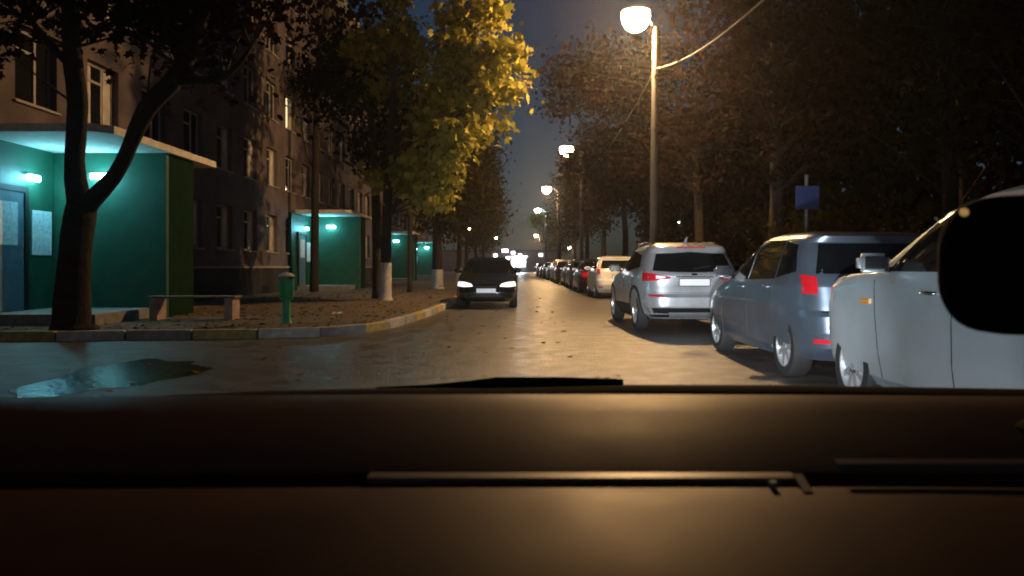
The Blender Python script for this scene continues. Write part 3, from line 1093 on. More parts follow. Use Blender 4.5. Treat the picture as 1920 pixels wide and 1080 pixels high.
def build_car(name, spec, paint, label, loc, rz, group=None, cat='car', detail=True):
    c = Car(spec)
    g = empty(name, loc, rz)
    tag(g, label, cat, group)
    hw = max(c.ww)
    # body with wheel housings cut out
    body = mesh_obj('body', c.body_mesh(), [paint, M_BLACKP], g, True, 28)
    cb = bmesh.new()
    for y in (c.yw_r, c.yw_f):
        for sg in (-1, 1):
            x0, x1 = (hw - .30, hw + .2) if sg > 0 else (-hw - .2, -hw + .30)
            lathe_bm = bmesh.new()
            lathe(lathe_bm, [(c.wr * 1.17, x0), (c.wr * 1.17, x1)], 'x', (0, y, c.wr * .98), 40)
            tmp = bpy.data.meshes.new('t')
            lathe_bm.to_mesh(tmp)
            lathe_bm.free()
            cb.from_mesh(tmp)
            bpy.data.meshes.remove(tmp)
    cut = mesh_obj('cutter', cb, M_BLACKP)
    md = body.modifiers.new('b', 'BOOLEAN')
    md.object = cut
    md.operation = 'DIFFERENCE'
    md.solver = 'EXACT'
    md.material_mode = 'TRANSFER'
    dg = bpy.context.evaluated_depsgraph_get()
    me = bpy.data.meshes.new_from_object(body.evaluated_get(dg))
    body.modifiers.clear()
    old = body.data
    body.data = me
    bpy.data.meshes.remove(old)
    bpy.data.objects.remove(cut)
    # wheels
    tm, rm = wheel_meshes(c.wr, c.spokes)
    for y in (c.yw_r, c.yw_f):
        for sg in (-1, 1):
            w = bpy.data.objects.new('wheel', tm)
            w.location = (sg * (hw - .125), y, c.wr)
            w.rotation_euler = (random.uniform(0, 1.2), 0, 0 if sg > 0 else math.pi)
            link(w, g)
            q = bpy.data.objects.new('rim', rm)
            link(q, w)
    # glass
    for sg in (-1, 1):
        for (bt, tp) in c.side_glass:
            c.side('side_window', bt, tp, sg, M_GLASS, g)
        for (bt, tp) in c.seams if detail else ():
            c.side('door_seam', bt, tp, sg, M_BLACKP, g, off=.0025, nu=2, nv=10)
        for (y, z) in c.handles if detail else ():
            bm = bmesh.new()
            tube(bm, [(sg * c.xs(y - .09, z, -.005), y - .09, z), (sg * c.xs(y - .06, z, .03), y - .06, z), (sg * c.xs(y + .06, z, .03), y + .06, z), (sg * c.xs(y + .09, z, -.005), y + .09, z)], .013, 6)
            mesh_obj('door_handle', bm, paint if not spec.get('chrome_handles') else M_CHROME, g, True)
        # mirror
        my, mz = c.mirror
        x0 = c.xs(my, mz)
        bm = bmesh.new()
        box(bm, -.115, .115, -.055, .06, -.075, .07)
        bmesh.ops.bevel(bm, geom=list(bm.edges), offset=.035, segments=3, affect='EDGES')
        bmesh.ops.translate(bm, vec=(sg * (x0 + .14), my, mz + .06), verts=bm.verts)
        mm = mesh_obj('wing_mirror', bm, paint, g, True)
        bm = bmesh.new()
        tube(bm, [(sg * (x0 - .03), my + .02, mz), (sg * (x0 + .09), my, mz + .03)], .022, 6)
        mesh_obj('mirror_arm', bm, M_BLACKP, mm, True)
        bm = bmesh.new()
        box(bm, -.085, .085, -.048, .044, -.003, .003)
        bmesh.ops.rotate(bm, matrix=Matrix.Rotation(R(90), 3, 'X'), verts=bm.verts)
        bmesh.ops.translate(bm, vec=(sg * (x0 + .14), my - .056, mz + .06), verts=bm.verts)
        mesh_obj('mirror_glass', bm, M_CHROME, mm)
        # sill trim
        c.side('sill_trim', [(c.yw_r + c.wr * 1.25, .2), (c.yw_f - c.wr * 1.25, .2)], [(c.yw_r + c.wr * 1.25, .29), (c.yw_f - c.wr * 1.25, .29)], sg, M_BLACKP if spec.get('clad') else paint, g, off=.008, nu=8, nv=2)
    if spec.get('clad'):
        for sg in (-1, 1):
            for y in (c.yw_r, c.yw_f):
                arc = [R(a) for a in range(-18, 199, 12)]
                r1, r2, zc = c.wr * 1.18, c.wr * 1.36, c.wr * .98
                c.side('arch_cladding', [(y + r1 * math.cos(a), zc + r1 * math.sin(a)) for a in arc], [(y + r2 * math.cos(a), zc + r2 * math.sin(a)) for a in arc], sg, M_BLACKP, g, off=.012, nu=36, nv=2)
            c.side('door_cladding', [(c.yw_r + c.wr * 1.3, .30), (c.yw_f - c.wr * 1.3, .30)], [(c.yw_r + c.wr * 1.3, .46), (c.yw_f - c.wr * 1.3, .44)], sg, M_BLACKP, g, off=.012, nu=14, nv=3)
    c.end('windscreen', c.windscreen[0], c.windscreen[1], 1, M_GLASS, g, nu=14, nv=8)
    c.end('rear_window', c.rear_window[0], c.rear_window[1], -1, M_GLASS, g, nu=14, nv=8)
    for (nm, e, bt, tp, m, off) in c.ends:
        for sx in ((-1, 1) if nm[0] != '=' else (1,)):
            b2 = [(sx * x, z) for x, z in bt]
            t2 = [(sx * x, z) for x, z in tp]
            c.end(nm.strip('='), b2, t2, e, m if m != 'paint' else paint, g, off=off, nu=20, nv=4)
    for (nm, bt, tp, m, off) in c.side_lights:
        for sg in (-1, 1):
            c.side(nm, bt, tp, sg, m, g, off=off, nu=5, nv=4)
    # plates
    for (e, z) in ((1, c.plate_f), (-1, c.plate_r)):
        y = c.ye(0, z, e)
        bm = bmesh.new()
        y0_, y1_ = sorted((y - e * .02, y + e * .022))
        box(bm, -.26, .26, y0_, y1_, z - .056, z + .056)
        p = mesh_obj('number_plate', bm, M_PLATE, g)
        bm = bmesh.new()
        y0_, y1_ = sorted((y - e * .02, y + e * .012))
        box(bm, -.275, .275, y0_, y1_, z - .07, z + .07)
        mesh_obj('plate_frame', bm, M_BLACKP, p)
    if spec.get('rails'):
        for sg in (-1, 1):
            bm = bmesh.new()
            zt = c.rails
            pts = [(sg * c.rail_x, y, zt + dz) for y, dz in ((.75, -.03), (.85, .03), (1.6, .06), (2.3, .03), (2.4, -.03))]
            tube(bm, pts, .017, 6)
            mesh_obj('roof_rail', bm, M_CHROME, g, True)
    if spec.get('antenna'):
        bm = bmesh.new()
        z = c.zf[-1]
        tube(bm, [(0, .75, z - .06), (0, .72, z + .03), (0, .62, z + .075)], [.035, .025, .008], 8)
        mesh_obj('antenna_fin', bm, paint, g, True)
    if spec.get('wiper'):
        bm = bmesh.new()
        z0 = c.rear_window[0][0][1] + .03
        tube(bm, [(0, c.ye(0, z0, -1, .02), z0), (.3, c.ye(.3, z0 + .05, -1, .02), z0 + .05)], .009, 5)
        mesh_obj('rear_wiper', bm, M_BLACKP, g)
    return g


def thin(y0, z0, y1, z1, w=.008):
    return ([(y0 - w / 2, z0), (y0 + w / 2, z0)], [(y1 - w / 2, z1), (y1 + w / 2, z1)])


SUV = dict(wr=.35, yw_r=.86, yw_f=3.5, spokes=5, n=6.0, clad=True, rails=1.555, rail_x=.56, antenna=True, wiper=True,
           rear=[(.24, .22), (.33, .08), (.45, .01), (.62, .0), (.68, .06), (.85, .09), (1.0, .10), (1.05, .13), (1.40, .40), (1.46, .36), (1.50, .34), (1.53, .42), (1.57, .75), (1.60, 1.3)],
           front=[(.24, 4.2), (.4, 4.34), (.6, 4.37), (.78, 4.28), (.92, 4.05), (1.0, 3.6), (1.06, 3.15), (1.08, 3.0), (1.3, 2.58), (1.5, 2.18), (1.56, 1.95), (1.60, 1.6)],
           half=[(.24, .80), (.32, .88), (.5, .915), (.75, .92), (.95, .905), (1.04, .875), (1.3, .775), (1.46, .705), (1.53, .64), (1.57, .55), (1.60, .36)],
           windscreen=([(-.72, 1.09), (.72, 1.09)], [(-.58, 1.48), (.58, 1.48)]),
           rear_window=([(-.70, 1.08), (-.35, 1.055), (0, 1.05), (.35, 1.055), (.70, 1.08)], [(-.60, 1.38), (0, 1.41), (.60, 1.38)]),
           side_glass=[([(.72, 1.14), (1.95, 1.05)], [(.95, 1.36), (1.85, 1.46)]), ([(2.0, 1.05), (2.95, 1.04)], [(1.9, 1.46), (2.28, 1.44)])],
           seams=[thin(1.97, .32, 1.97, 1.03), thin(1.15, .75, 1.0, 1.05), thin(3.0, .32, 3.05, 1.0)],
           handles=[(1.2, .98), (2.15, .96)], mirror=(2.85, 1.06), plate_f=.5, plate_r=.88,
           ends=[('taillight', -1, [(.42, .945), (.64, .91), (.848, .90)], [(.42, .975), (.64, 1.02), (.842, 1.055)], M_RED, .014),
                 ('taillight_lens', -1, [(.50, .955), (.66, .94)], [(.50, .985), (.66, 1.0)], M_WHITEL, .018),
                 ('reflector', -1, [(.56, .635), (.78, .64)], [(.56, .66), (.78, .675)], M_RED, .014),
                 ('=rear_bumper_cladding', -1, [(-.72, .27), (.72, .27)], [(-.80, .44), (.80, .44)], M_BLACKP, .006),
                 ('=skid_plate', -1, [(-.42, .27), (.42, .27)], [(-.46, .36), (.46, .36)], M_RIM, .016),
                 ('=tailgate_seam', -1, [(-.78, .695), (.78, .695)], [(-.78, .702), (.78, .702)], M_BLACKP, .003),
                 ('=plate_garnish', -1, [(-.33, .965), (.33, .965)], [(-.33, .985), (.33, .985)], M_CHROME, .022),
                 ('=emblem', -1, [(-.05, 1.0), (.05, 1.0)], [(-.05, 1.035), (.05, 1.035)], M_CHROME, .016),
                 ('=high_brake_light', -1, [(-.25, 1.475), (.25, 1.475)], [(-.25, 1.495), (.25, 1.495)], M_RED, .006),
                 ('headlight', 1, [(.45, .76), (.84, .80)], [(.45, .82), (.84, .92)], M_WHITEL, .01),
                 ('=grille', 1, [(-.35, .62), (.35, .62)], [(-.42, .80), (.42, .80)], M_BLACKP, .008)],
           side_lights=[])

SEDAN = dict(wr=.31, yw_r=1.0, yw_f=3.6, spokes=6, n=5.5,
             rear=[(.2, .15), (.4, .02), (.55, 0), (.8, .05), (.95, .12), (1.0, .35), (1.03, .75), (1.25, 1.15), (1.38, 1.5), (1.42, 1.7), (1.445, 2.0)],
             front=[(.2, 4.38), (.3, 4.47), (.45, 4.5), (.6, 4.46), (.70, 4.38), (.78, 4.15), (.86, 3.75), (.93, 3.3), (.95, 3.15), (1.2, 2.65), (1.36, 2.35), (1.42, 2.2), (1.445, 2.05)],
             half=[(.2, .78), (.3, .84), (.5, .862), (.75, .86), (.9, .835), (.96, .81), (1.2, .70), (1.36, .60), (1.42, .50), (1.445, .34)],
             windscreen=([(-.68, .97), (.68, .97)], [(-.54, 1.345), (.54, 1.345)]),
             rear_window=([(-.66, 1.04), (.66, 1.04)], [(-.55, 1.36), (.55, 1.36)]),
             side_glass=[([(1.15, .98), (2.05, .96)], [(1.5, 1.32), (2.0, 1.36)]), ([(2.1, .96), (3.0, .95)], [(2.05, 1.36), (2.42, 1.32)])],
             seams=[thin(2.07, .3, 2.07, .95), thin(3.1, .3, 3.12, .92), thin(1.2, .6, 1.05, .95)],
             handles=[(1.35, .85), (2.25, .83)], mirror=(2.9, .98), plate_f=.50, plate_r=.72, chrome_handles=False,
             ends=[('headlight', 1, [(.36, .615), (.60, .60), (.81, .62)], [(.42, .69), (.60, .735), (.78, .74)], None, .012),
                   ('=grille', 1, [(-.30, .585), (.30, .585)], [(-.33, .70), (.33, .70)], M_BLACKP, .01),
                   ('=grille_bar', 1, [(-.31, .66), (.31, .66)], [(-.33, .695), (.33, .695)], M_CHROME, .02),
                   ('=grille_bar', 1, [(-.27, .585), (.27, .585)], [(-.28, .605), (.28, .605)], M_CHROME, .02),
                   ('=emblem', 1, [(-.055, .715), (.055, .715)], [(-.055, .745), (.055, .745)], M_CHROME, .02),
                   ('=lower_intake', 1, [(-.42, .25), (.42, .25)], [(-.46, .37), (.46, .37)], M_BLACKP, .008),
                   ('fog_lamp', 1, [(.55, .30), (.72, .30)], [(.55, .38), (.72, .38)], M_BLACKP, .008),
                   ('=bumper_crease', 1, [(-.80, .43), (.80, .43)], [(-.80, .445), (.80, .445)], M_BLACKP, .004),
                   ('taillight', -1, [(.45, .72), (.79, .71)], [(.45, .9), (.77, .91)], M_RED, .012)],
             side_lights=[])

HATCH = dict(wr=.315, yw_r=.72, yw_f=3.22, spokes=7, n=6.5, wiper=True,
             rear=[(.22, .18), (.35, .04), (.5, 0), (.66, .02), (.72, .08), (.95, .12), (1.05, .17), (1.40, .42), (1.46, .40), (1.49, .48), (1.52, .8), (1.54, 1.2)],
             front=[(.22, 3.82), (.36, 3.93), (.55, 3.95), (.70, 3.88), (.82, 3.65), (.92, 3.3), (1.0, 3.0), (1.04, 2.85), (1.28, 2.35), (1.44, 2.0), (1.50, 1.8), (1.54, 1.5)],
             half=[(.22, .78), (.3, .83), (.5, .855), (.75, .86), (.95, .845), (1.02, .82), (1.3, .735), (1.44, .67), (1.49, .61), (1.52, .52), (1.54, .34)],
             windscreen=([(-.68, 1.05), (.68, 1.05)], [(-.55, 1.43), (.55, 1.43)]),
             rear_window=([(-.68, 1.08), (.68, 1.08)], [(-.58, 1.385), (.58, 1.385)]),
             side_glass=[([(.52, 1.10), (.98, 1.03)], [(.68, 1.38), (1.0, 1.43)]), ([(1.02, 1.02), (1.85, 1.0)], [(1.04, 1.435), (1.80, 1.455)]), ([(1.89, 1.0), (2.95, .995)], [(1.84, 1.455), (2.16, 1.43)])],
             seams=[thin(1.88, .3, 1.88, 1.01), thin(1.02, .66, 1.02, 1.02), thin(2.92, .3, 2.9, .98)],
             handles=[(1.22, .93), (2.08, .91)], mirror=(2.68, 1.03), plate_f=.45, plate_r=.80,
             ends=[('taillight', -1, [(.70, .88), (.795, .88)], [(.685, 1.05), (.775, 1.07)], M_RED, .014),
                   ('=tailgate_seam', -1, [(-.74, .70), (.74, .70)], [(-.74, .708), (.74, .708)], M_BLACKP, .003),
                   ('=emblem', -1, [(-.05, .98), (.05, .98)], [(-.05, 1.02), (.05, 1.02)], M_CHROME, .016),
                   ('reflector', -1, [(.6, .4), (.74, .4)], [(.6, .44), (.74, .44)], M_RED, .01),
                   ('headlight', 1, [(.42, .68), (.80, .70)], [(.44, .78), (.78, .82)], M_WHITEL, .01),
                   ('=grille', 1, [(-.36, .36), (.36, .36)], [(-.40, .52), (.40, .52)], M_BLACKP, .008)],
             side_lights=[])

MPV = dict(wr=.33, yw_r=.85, yw_f=3.62, spokes=9, n=8.5, chrome_handles=True,
           rear=[(.22, .15), (.4, .02), (.6, 0), (.9, .05), (1.1, .08), (1.45, .2), (1.6, .28), (1.66, .5), (1.70, .9)],
           front=[(.22, 4.22), (.36, 4.32), (.58, 4.35), (.80, 4.34), (.97, 4.30), (1.05, 4.18), (1.09, 3.9), (1.105, 3.6), (1.12, 3.42), (1.35, 2.92), (1.52, 2.55), (1.64, 2.1), (1.70, 1.6)],
           half=[(.22, .80), (.3, .86), (.5, .885), (.8, .89), (1.0, .88), (1.09, .865), (1.35, .82), (1.52, .775), (1.61, .70), (1.66, .58), (1.70, .40)],
           windscreen=([(-.76, 1.13), (.76, 1.13)], [(-.66, 1.52), (.66, 1.52)]),
           rear_window=([(-.70, 1.12), (.70, 1.12)], [(-.60, 1.45), (.60, 1.45)]),
           side_glass=[([(.55, 1.15), (1.15, 1.11)], [(.7, 1.5), (1.12, 1.54)]), ([(1.22, 1.115), (2.1, 1.115)], [(1.2, 1.54), (2.02, 1.56)]),
                       ([(2.18, 1.115), (3.02, 1.115)], [(2.1, 1.56), (2.36, 1.54)])],
           seams=[thin(2.14, .3, 2.14, 1.08), thin(3.1, .3, 3.2, 1.05), thin(1.18, .7, 1.18, 1.1)],
           handles=[(1.4, .98), (2.4, .97)], mirror=(2.98, 1.12), plate_f=.45, plate_r=.85,
           ends=[('taillight', -1, [(.66, .80), (.82, .80)], [(.64, 1.1), (.80, 1.1)], M_RED, .012),
                 ('headlight', 1, [(.44, .72), (.84, .76)], [(.48, .84), (.82, .94)], M_WHITEL, .01),
                 ('=grille', 1, [(-.4, .38), (.4, .38)], [(-.42, .6), (.42, .6)], M_BLACKP, .008)],
           side_lights=[('side_marker', [(3.25, .86), (3.40, .86)], [(3.25, .90), (3.40, .89)], M_AMBER, .012)])

M_HEADGLOW = mat('headlight_return_glow', (0.8, 0.8, 0.8), 0.2, emit=(1.0, 0.97, 0.9), estr=1.6, vary=0.03)  # emission stands in for our own beams thrown back by the lenses
SEDAN['ends'][0] = SEDAN['ends'][0][:4] + (M_HEADGLOW, .012)


def paint(name, col, metal=0.72, rough=0.36):
    return mat('paint_' + name, col, rough, metal=metal, vary=0.14, scale=1.6, coat=0.7, rvary=0.06)


P_SILVER = paint('silver', (0.55, 0.56, 0.58), 0.6, 0.30)
P_SILVERB = paint('silver_blue', (0.17, 0.215, 0.275))
P_SILVER2 = paint('pale_silver', (0.52, 0.60, 0.65), 0.5, 0.32)
P_BLACK = paint('black_green', (0.010, 0.014, 0.013), 0.1, 0.22)
P_WHITE = paint('white', (0.7, 0.69, 0.66), 0.0)
P_MAROON = paint('maroon', (0.10, 0.03, 0.035))
P_GREY = paint('grey', (0.16, 0.16, 0.17))
P_DARK = paint('dark_blue', (0.02, 0.025, 0.04))

# dark sedan facing us by the left kerb: local front at +4.5 turned towards the camera
build_car('parked_car', SEDAN, P_BLACK, 'dark sedan with headlights glowing in place of reflected beams, facing the camera by the left kerb', (-0.70, 25.4, 0), math.pi, 'cars parked along the left kerb')
GP = 'cars parked along the right kerb'
build_car('parked_car', SUV, P_SILVER, 'silver sport utility car with red tail lights and bright white plate, seen from behind', (3.15, 13.25, 0), R(1.0), GP)
build_car('parked_car', HATCH, P_SILVERB, 'silver-blue hatchback with bright alloy wheels parked behind the sport utility car', (3.70, 7.42, 0), R(1.0), GP)
build_car('parked_car', MPV, P_SILVER2, 'pale silver people carrier cut off by the right edge, nearest parked car', (3.72, 2.82, 0), R(0.5), GP)
build_car('parked_car', HATCH, P_WHITE, 'white hatchback with its back to us ahead of the silver sport utility car', (3.85, 27.5, 0), R(0), GP, detail=False)
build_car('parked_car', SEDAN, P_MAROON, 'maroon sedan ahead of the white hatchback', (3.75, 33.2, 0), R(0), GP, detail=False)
far = [(HATCH, P_GREY, 39.2, 'grey hatchback ahead of the maroon sedan in the far row', 0),
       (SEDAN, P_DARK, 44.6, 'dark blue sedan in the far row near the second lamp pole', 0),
       (HATCH, P_MAROON, 51.0, 'dark red hatchback in the far row beside a whitewashed trunk', 0),
       (MPV, P_SILVER, 57.5, 'silver people carrier small in the far row', 0),
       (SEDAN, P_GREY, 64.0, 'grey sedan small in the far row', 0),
       (SUV, P_DARK, 71.0, 'dark sport utility car small in the far row', 0),
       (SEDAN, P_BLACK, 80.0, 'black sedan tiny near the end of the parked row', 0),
       (MPV, P_GREY, 93.0, 'grey van-like car at the far end of the parked row', 0)]
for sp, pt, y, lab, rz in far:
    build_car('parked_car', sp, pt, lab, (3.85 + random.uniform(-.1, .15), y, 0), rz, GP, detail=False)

# ------------------------------------------------------------------ street end: kiosk and far block
kk = empty('kiosk', (1.2, 150, 0))
tag(kk, 'brightly lit white kiosk glowing at the far end of the street', 'kiosk')
M_KLIT = emis('kiosk_light_white', (0.9, 0.95, 1.0), 9.0)
M_KCY = emis('kiosk_window_glow', (0.55, 0.8, 0.95), 1.8)
boxo('wall', -1.5, 1.6, 0, 2.0, 0, 3.0, M_BLACKP, kk)
boxo('roof', -1.7, 1.8, -.25, 2.1, 3.0, 3.2, M_CANOPY, kk)
boxo('lit_sign', -1.3, -.7, -.08, -.01, 1.1, 2.9, M_KLIT, kk)
for i in range(3):
    boxo('window', -.5 + i * .66, .1 + i * .66, -.06, -.01, 1.1, 2.3, M_KCY, kk)
boxo('light_strip', -.5, 1.5, -.3, -.1, 2.62, 2.75, M_KLIT, kk)
point_light('kiosk_light', (.5, -1.2, 2.6), 2500, (0.8, 0.9, 1.0), .3, kk)
fb = empty('shop_building', (-5, 175, 0))
tag(fb, 'low dark building with small white lights across the far street end', 'building')
boxo('wall', -14, 16, 0, 10, 0, 4.6, M_FACADE, fb)
boxo('roof', -14.3, 16.3, -.3, 10.3, 4.6, 4.9, M_PLINTH, fb)
for (px, py) in ((944, 470), (950, 470), (962, 474), (975, 479), (929, 479), (952, 484), (1014, 478)):
    p = P(px, py, 174.9) - Vector((-5, 175, 0))
    boxo('wall_light', p.x - .4, p.x + .4, -.2, -.05, p.z - .32, p.z + .32, M_KLIT, fb)

# ------------------------------------------------------------------ small street things
M_BINGREEN = mat('green_bin_paint', (0.03, 0.30, 0.13), 0.45, vary=0.2, scale=8)
b = G(537, 606, .125)
g = empty('litter_bin', b)
tag(g, 'green litter bin with pale lid on a narrow foot by the kerb', 'litter bin')
bm = bmesh.new()
lathe(bm, [(.10, 0), (.09, .03), (.075, .05), (.07, .40), (.07, .44)], 'z', seg=18)
mesh_obj('foot', bm, M_BINGREEN, g, True, 40)
bm = bmesh.new()
lathe(bm, [(.09, .42), (.125, .46), (.14, .78), (.145, .80), (.135, .80), (.12, .5), (0, .48)], 'z', seg=20)
bk = mesh_obj('bucket', bm, M_BINGREEN, g, True, 40)
bm = bmesh.new()
for k in range(3):
    a = 2.1 * k
    tube(bm, [(.125 * math.cos(a), .125 * math.sin(a), .77), (.125 * math.cos(a), .125 * math.sin(a), .86)], .008, 5)
mesh_obj('lid_support', bm, M_LUMIN, g)
bm = bmesh.new()
lathe(bm, [(0, .925), (.09, .905), (.15, .86), (.15, .85), (0, .86)], 'z', seg=20)
mesh_obj('lid', bm, M_KERBW, g, True, 40)

M_WOOD = mat('worn_bench_wood', (0.16, 0.13, 0.10), 0.75, vary=0.35, scale=12)
M_CONC = mat('bench_concrete', (0.34, 0.24, 0.21), 0.85, vary=0.3)
b = Vector((-6.15, 15.0, .125))
g = empty('bench', b)
tag(g, 'low bench with wooden slats on concrete ends before the dark plinth', 'bench')
for sx in (-.72, .72):
    boxo('leg', sx - .08, sx + .08, -.2, .2, -.01, .42, M_CONC, g, bevel=.015)
for i in range(4):
    boxo('slat', -.85, .85, -.19 + i * .1, -.11 + i * .1, .422, .46, M_WOOD, g, bevel=.006)

bm = bmesh.new()
vs = []
r = random.Random(4)
for i in range(5):
    for j in range(4):
        vs.append(bm.verts.new((i * .06, j * .05, .01 + r.uniform(0, .05))))
for i in range(4):
    for j in range(3):
        bm.faces.new((vs[i * 4 + j], vs[(i + 1) * 4 + j], vs[(i + 1) * 4 + j + 1], vs[i * 4 + j + 1]))
o = mesh_obj('paper_scrap', bm, M_PLATE)
o.location = G(620, 590, .125)
tag(o, 'crumpled white paper scrap lying on the brown pavement', 'litter')

# blue sign on post over the hatchback
g = empty('road_sign', (8.05, 20.5, .12))
g.location = ((1512 - HX) / F * 14.5, 14.5, .12)
tag(g, 'blue square road sign on a grey post over the silver hatchback roof', 'road sign')
bm = bmesh.new()
tube(bm, [(0, 0, 0), (0, 0, 2.75)], .035, 10)
mesh_obj('post', bm, M_LUMIN, g, True, 40)
boxo('sign_panel', -.22, .22, -.06, -.037, 2.10, 2.54, mat('sign_blue', (0.008, 0.022, 0.10), 0.6, vary=.1), g, bevel=.008)

# ------------------------------------------------------------------ our own car: dashboard, cowl, wiper, bonnet, roof, headlamps
M_DASH = mat('dash_vinyl', (0.055, 0.014, 0.007), 0.52, vary=0.3, scale=14, bump=0.06, bscale=700, spec=0.28, rvary=0.03)
M_DASHB = mat('black_dash_hood', (0.0025, 0.0025, 0.0025), 0.9, vary=0.2, scale=20, spec=0.1)
M_DASHL = mat('dash_highlight_trim', (0.20, 0.105, 0.075), 0.45, vary=0.1)  # lighter than the vinyl: edge highlight of the slot put into the colour
M_DASH.node_tree.nodes['Principled BSDF'].inputs['Specular Tint'].default_value = (1.0, 0.5, 0.33, 1)
oc = empty('car', (0, .6, 0))
tag(oc, 'dark car around the camera whose brown dashboard fills the foreground', 'car')
OFF = Vector((0, -.6, 0))


def own(name, bm, m, parent=None, smooth=False, angle=35):
    o = mesh_obj(name, bm, m, parent or oc, smooth, angle)
    if parent is None:
        o.location = OFF
    return o


def loft(bm, profs):
    """profs: list of (x, [(y,z)...]) strips"""
    rows = [[bm.verts.new((x, y, z)) for y, z in pr] for x, pr in profs]
    for i in range(len(rows) - 1):
        for j in range(len(rows[0]) - 1):
            bm.faces.new((rows[i][j], rows[i + 1][j], rows[i + 1][j + 1], rows[i][j + 1]))
    bmesh.ops.recalc_face_normals(bm, faces=bm.faces)


def prof_lower(x):
    k = 0.006 * max(0, -x - .1) + .01 * max(0, x - .3)
    return [(.20, .90 - k), (.30, .955 - k), (.42, .979 - k), (.50, .9885 - k), (.555, .9900 - k), (.564, .9892 - k), (.566, .986 - k), (.567, .955)]


XS = list(np.linspace(-.95, .85, 46))
bm = bmesh.new()
loft(bm, [(x, prof_lower(x)) for x in XS])
dash = own('dashboard', bm, M_DASH, None, True)


def prof_upper(x):
    cx = x - .05
    bow = .06 * cx * cx
    return [(.588, .950), (.5895, .989), (.592, .9925), (.602, .9955), (.64, 1.005), (.70 - bow * .4, 1.018), (.735 - bow, 1.0212), (.775 - bow, 1.0222), (.80 - bow, 1.017), (.82 - bow, .985)]


bm = bmesh.new()
loft(bm, [(x, prof_upper(x)) for x in XS])
own('dash_top_pad', bm, M_DASH, None, True)
bm = bmesh.new()
box(bm, -.95, .85, .5675, .58, .945, .956)
own('defroster_slot', bm, M_BLACKP)
# lip toned as a highlight along the slot, with its angled end piece and little tab
bm = bmesh.new()
xl = [P(px, 0, .579).x for px in np.linspace(690, 1492, 12)]
loft(bm, [(x, [(.5735, .9890), (.5740, .9932), (.582, .9938), (.590, .9930)]) for x in xl])
own('slot_lip', bm, M_DASHL, None, True)
bm = bmesh.new()
a, c_ = P(1494, 886, .582), P(1516, 922, .547)
w_ = Vector((.0034, 0, 0))
loft(bm, [((a - w_).x, [(a.y, a.z - .006), (a.y, a.z + .0005)]), ((a + w_).x, [(a.y, a.z - .006), (a.y, a.z + .0005)])])
for (p0, p1) in (((a, c_)),):
    vs = [bm.verts.new(p) for p in (p0 - w_, p0 + w_, p1 + w_, p1 - w_)]
    bm.faces.new(vs)
    lo_ = [bm.verts.new(v.co - Vector((0, 0, .004))) for v in vs]
    for q in range(4):
        bm.faces.new((vs[q], vs[(q + 1) % 4], lo_[(q + 1) % 4], lo_[q]))
bmesh.ops.recalc_face_normals(bm, faces=bm.faces)
own('slot_end_trim', bm, M_DASHL, None, True)
t = P(1456, 916, .552)
bm = bmesh.new()
box(bm, t.x - .0022, t.x + .0022, .557, .563, .9885, .9945)
own('slot_tab', bm, M_WINFRAME)
bm = bmesh.new()
xr = P(1530, 0, .575).x
loft(bm, [(x, [(.5785, .996), (.583, 1.0015), (.592, 1.003)]) for x in np.linspace(xr + .02, .8, 12)])
own('slot_lip', bm, M_DASHL, None, True)
# cowl behind the glass and resting wiper
edge = [(-60, 768), (150, 757), (300, 742), (500, 733), (700, 729), (900, 727), (1180, 722), (1500, 723), (1750, 727), (1990, 731)]
bm = bmesh.new()
prs = []
for (px, py) in edge:
    p = P(px, py, .9)
    prs.append((p.x, [(.865, p.z - .03), (.875, p.z - .004), (.89, p.z), (.93, p.z - .004), (1.0, p.z - .03), (1.05, p.z - .09)]))
loft(bm, prs)
own('cowl', bm, M_DASHB, None, True)
bm = bmesh.new()
tube(bm, [P(705, 732, .93), P(800, 729, .93), P(880, 723, .93), P(930, 717, .93), P(1050, 716, .93), P(1168, 718, .93)], [.004, .005, .006, .0065, .006, .005], 8)
own('wiper', bm, M_DASHB, None, True)
# bonnet falling away in front (hidden below the cowl line), roof overhead
bm = bmesh.new()
loft(bm, [(x, [(1.02, .93 - .1 * abs(x) ** 3), (1.4, .90 - .12 * abs(x) ** 3), (1.8, .83 - .15 * abs(x) ** 3), (1.98, .74 - .15 * abs(x) ** 3), (2.03, .55), (2.02, .3)]) for x in np.linspace(-.82, .82, 24)])
own('bonnet', bm, P_DARK, None, True)
bm = bmesh.new()
loft(bm, [(x, [(.12, 1.50), (.0, 1.525), (-.5, 1.56), (-1.4, 1.54), (-2.1, 1.2), (-2.15, .4)]) for x in np.linspace(-.8, .8, 8)])
own('roof', bm, M_BLACKP, None, True)
for sg in (-1, 1):
    bm = bmesh.new()
    lathe(bm, [(0, -.005), (.075, 0), (.085, .03), (.0, .05)], 'y', (sg * .62, 2.01, .62), 16)
    h = own('headlamp', bm, M_WHITEL, None, True)
    l = bpy.data.lights.new('headlamp_beam', 'SPOT')
    l.energy = HEAD_POWER * 1.15
    l.color = (0.86, 0.93, 1.0)
    l.spot_size = R(92)
    l.spot_blend = 1.0
    l.shadow_soft_size = .06
    lo = bpy.data.objects.new('headlamp_beam', l)
    lo.location = (sg * .62, 2.12, .62)
    lo.rotation_euler = (R(85), 0, R(-16))
    link(lo, h)
    l2 = bpy.data.lights.new('headlamp_hot_spot', 'SPOT')
    l2.energy = HEAD_POWER * 11.0
    l2.color = (0.88, 0.94, 1.0)
    l2.spot_size = R(46)
    l2.spot_blend = 1.0
    l2.shadow_soft_size = .06
    lo = bpy.data.objects.new('headlamp_hot_spot', l2)
    lo.location = (sg * .62, 2.12, .62)
    lo.rotation_euler = (R(89.5), 0, R(-10))
    link(lo, h)

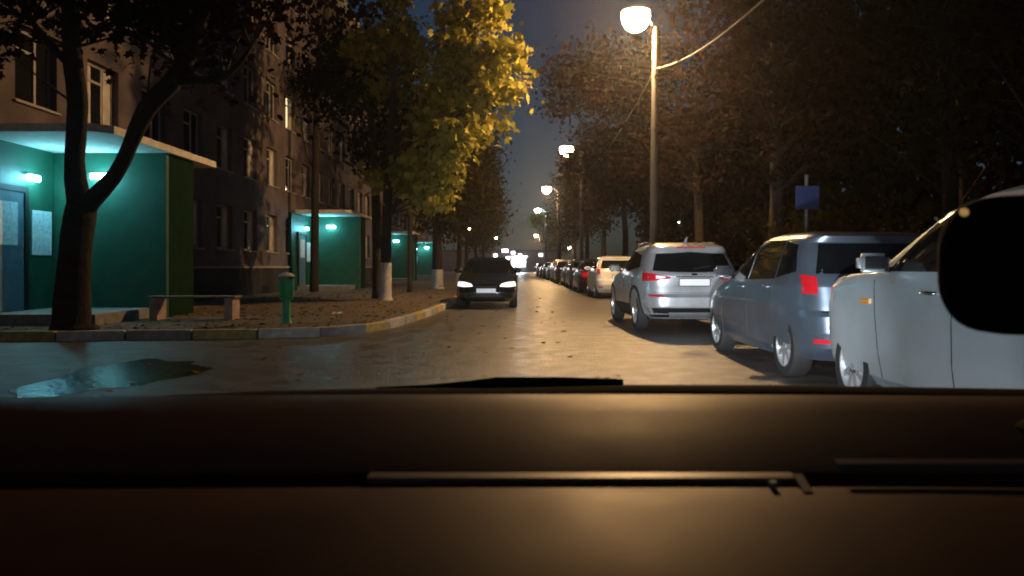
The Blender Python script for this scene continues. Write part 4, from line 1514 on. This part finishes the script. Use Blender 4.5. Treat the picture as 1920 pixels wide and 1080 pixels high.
# black rounded holder at the right of the windscreen
g = empty('phone_holder', (.47, .66, 1.0))
tag(g, 'black rounded phone holder cut off by the right edge before the windscreen', 'phone holder')
ctr = P(1905, 497, .62) - Vector((.47, .66, 1.0))
bm = bmesh.new()
rows = []
NS = 40
for (yy, sc) in ((-.022, .80), (-.018, .93), (-.008, 1.0), (.008, 1.0), (.018, .93), (.022, .8)):
    ring = []
    for k in range(NS):
        a = 2 * math.pi * k / NS
        ca, sa = math.cos(a), math.sin(a)
        e = 2 / 2.9
        ring.append(bm.verts.new((ctr.x + math.copysign(abs(ca) ** e, ca) * .0575 * sc, ctr.y + yy, ctr.z + math.copysign(abs(sa) ** e, sa) * .0555 * sc)))
    rows.append(ring)
for i in range(len(rows) - 1):
    for k in range(NS):
        bm.faces.new((rows[i][k], rows[i][(k + 1) % NS], rows[i + 1][(k + 1) % NS], rows[i + 1][k]))
bm.faces.new(rows[0][::-1])
bm.faces.new(rows[-1])
bmesh.ops.recalc_face_normals(bm, faces=bm.faces)
mesh_obj('cradle', bm, M_DASHB, g, True, 40)
bm = bmesh.new()
tube(bm, [(0, 0, -.005), (0.0, -.005, .07), (ctr.x + .03, ctr.y + .02, ctr.z)], [.012, .008, .008], 8)
mesh_obj('stalk', bm, M_DASHB, g, True)
bm = bmesh.new()
lathe(bm, [(.04, -.01), (.036, .012), (.02, .02), (0, .021)], 'z', (0, 0, 0), 18)
mesh_obj('base', bm, M_DASHB, g, True, 40)
q = P(1808, 398, .596) - Vector((.47, .66, 1.0))
bm = bmesh.new()
bmesh.ops.create_uvsphere(bm, u_segments=12, v_segments=8, radius=.0032)
bmesh.ops.translate(bm, vec=q, verts=bm.verts)
mesh_obj('indicator_light', bm, emis('amber_indicator', (1.0, 0.6, 0.15), 0.35), g, True)

# ------------------------------------------------------------------ damp night air
HAZE = 0.0007
if HAZE:
    bm = bmesh.new()
    box(bm, -390, 390, -110, 650, -1.1, 18)
    hm = bpy.data.materials.new('night_haze')
    hm.use_nodes = True
    nt = hm.node_tree
    nt.nodes.remove(nt.nodes['Principled BSDF'])
    vol = nt.nodes.new('ShaderNodeVolumePrincipled')
    vol.inputs['Color'].default_value = (0.9, 0.9, 0.95, 1)
    vol.inputs['Density'].default_value = HAZE
    vol.inputs['Anisotropy'].default_value = 0.82
    nt.links.new(vol.outputs[0], nt.nodes['Material Output'].inputs['Volume'])
    tag(mesh_obj('haze', bm, hm), 'thin damp night haze along the whole street', 'haze', kind='stuff')
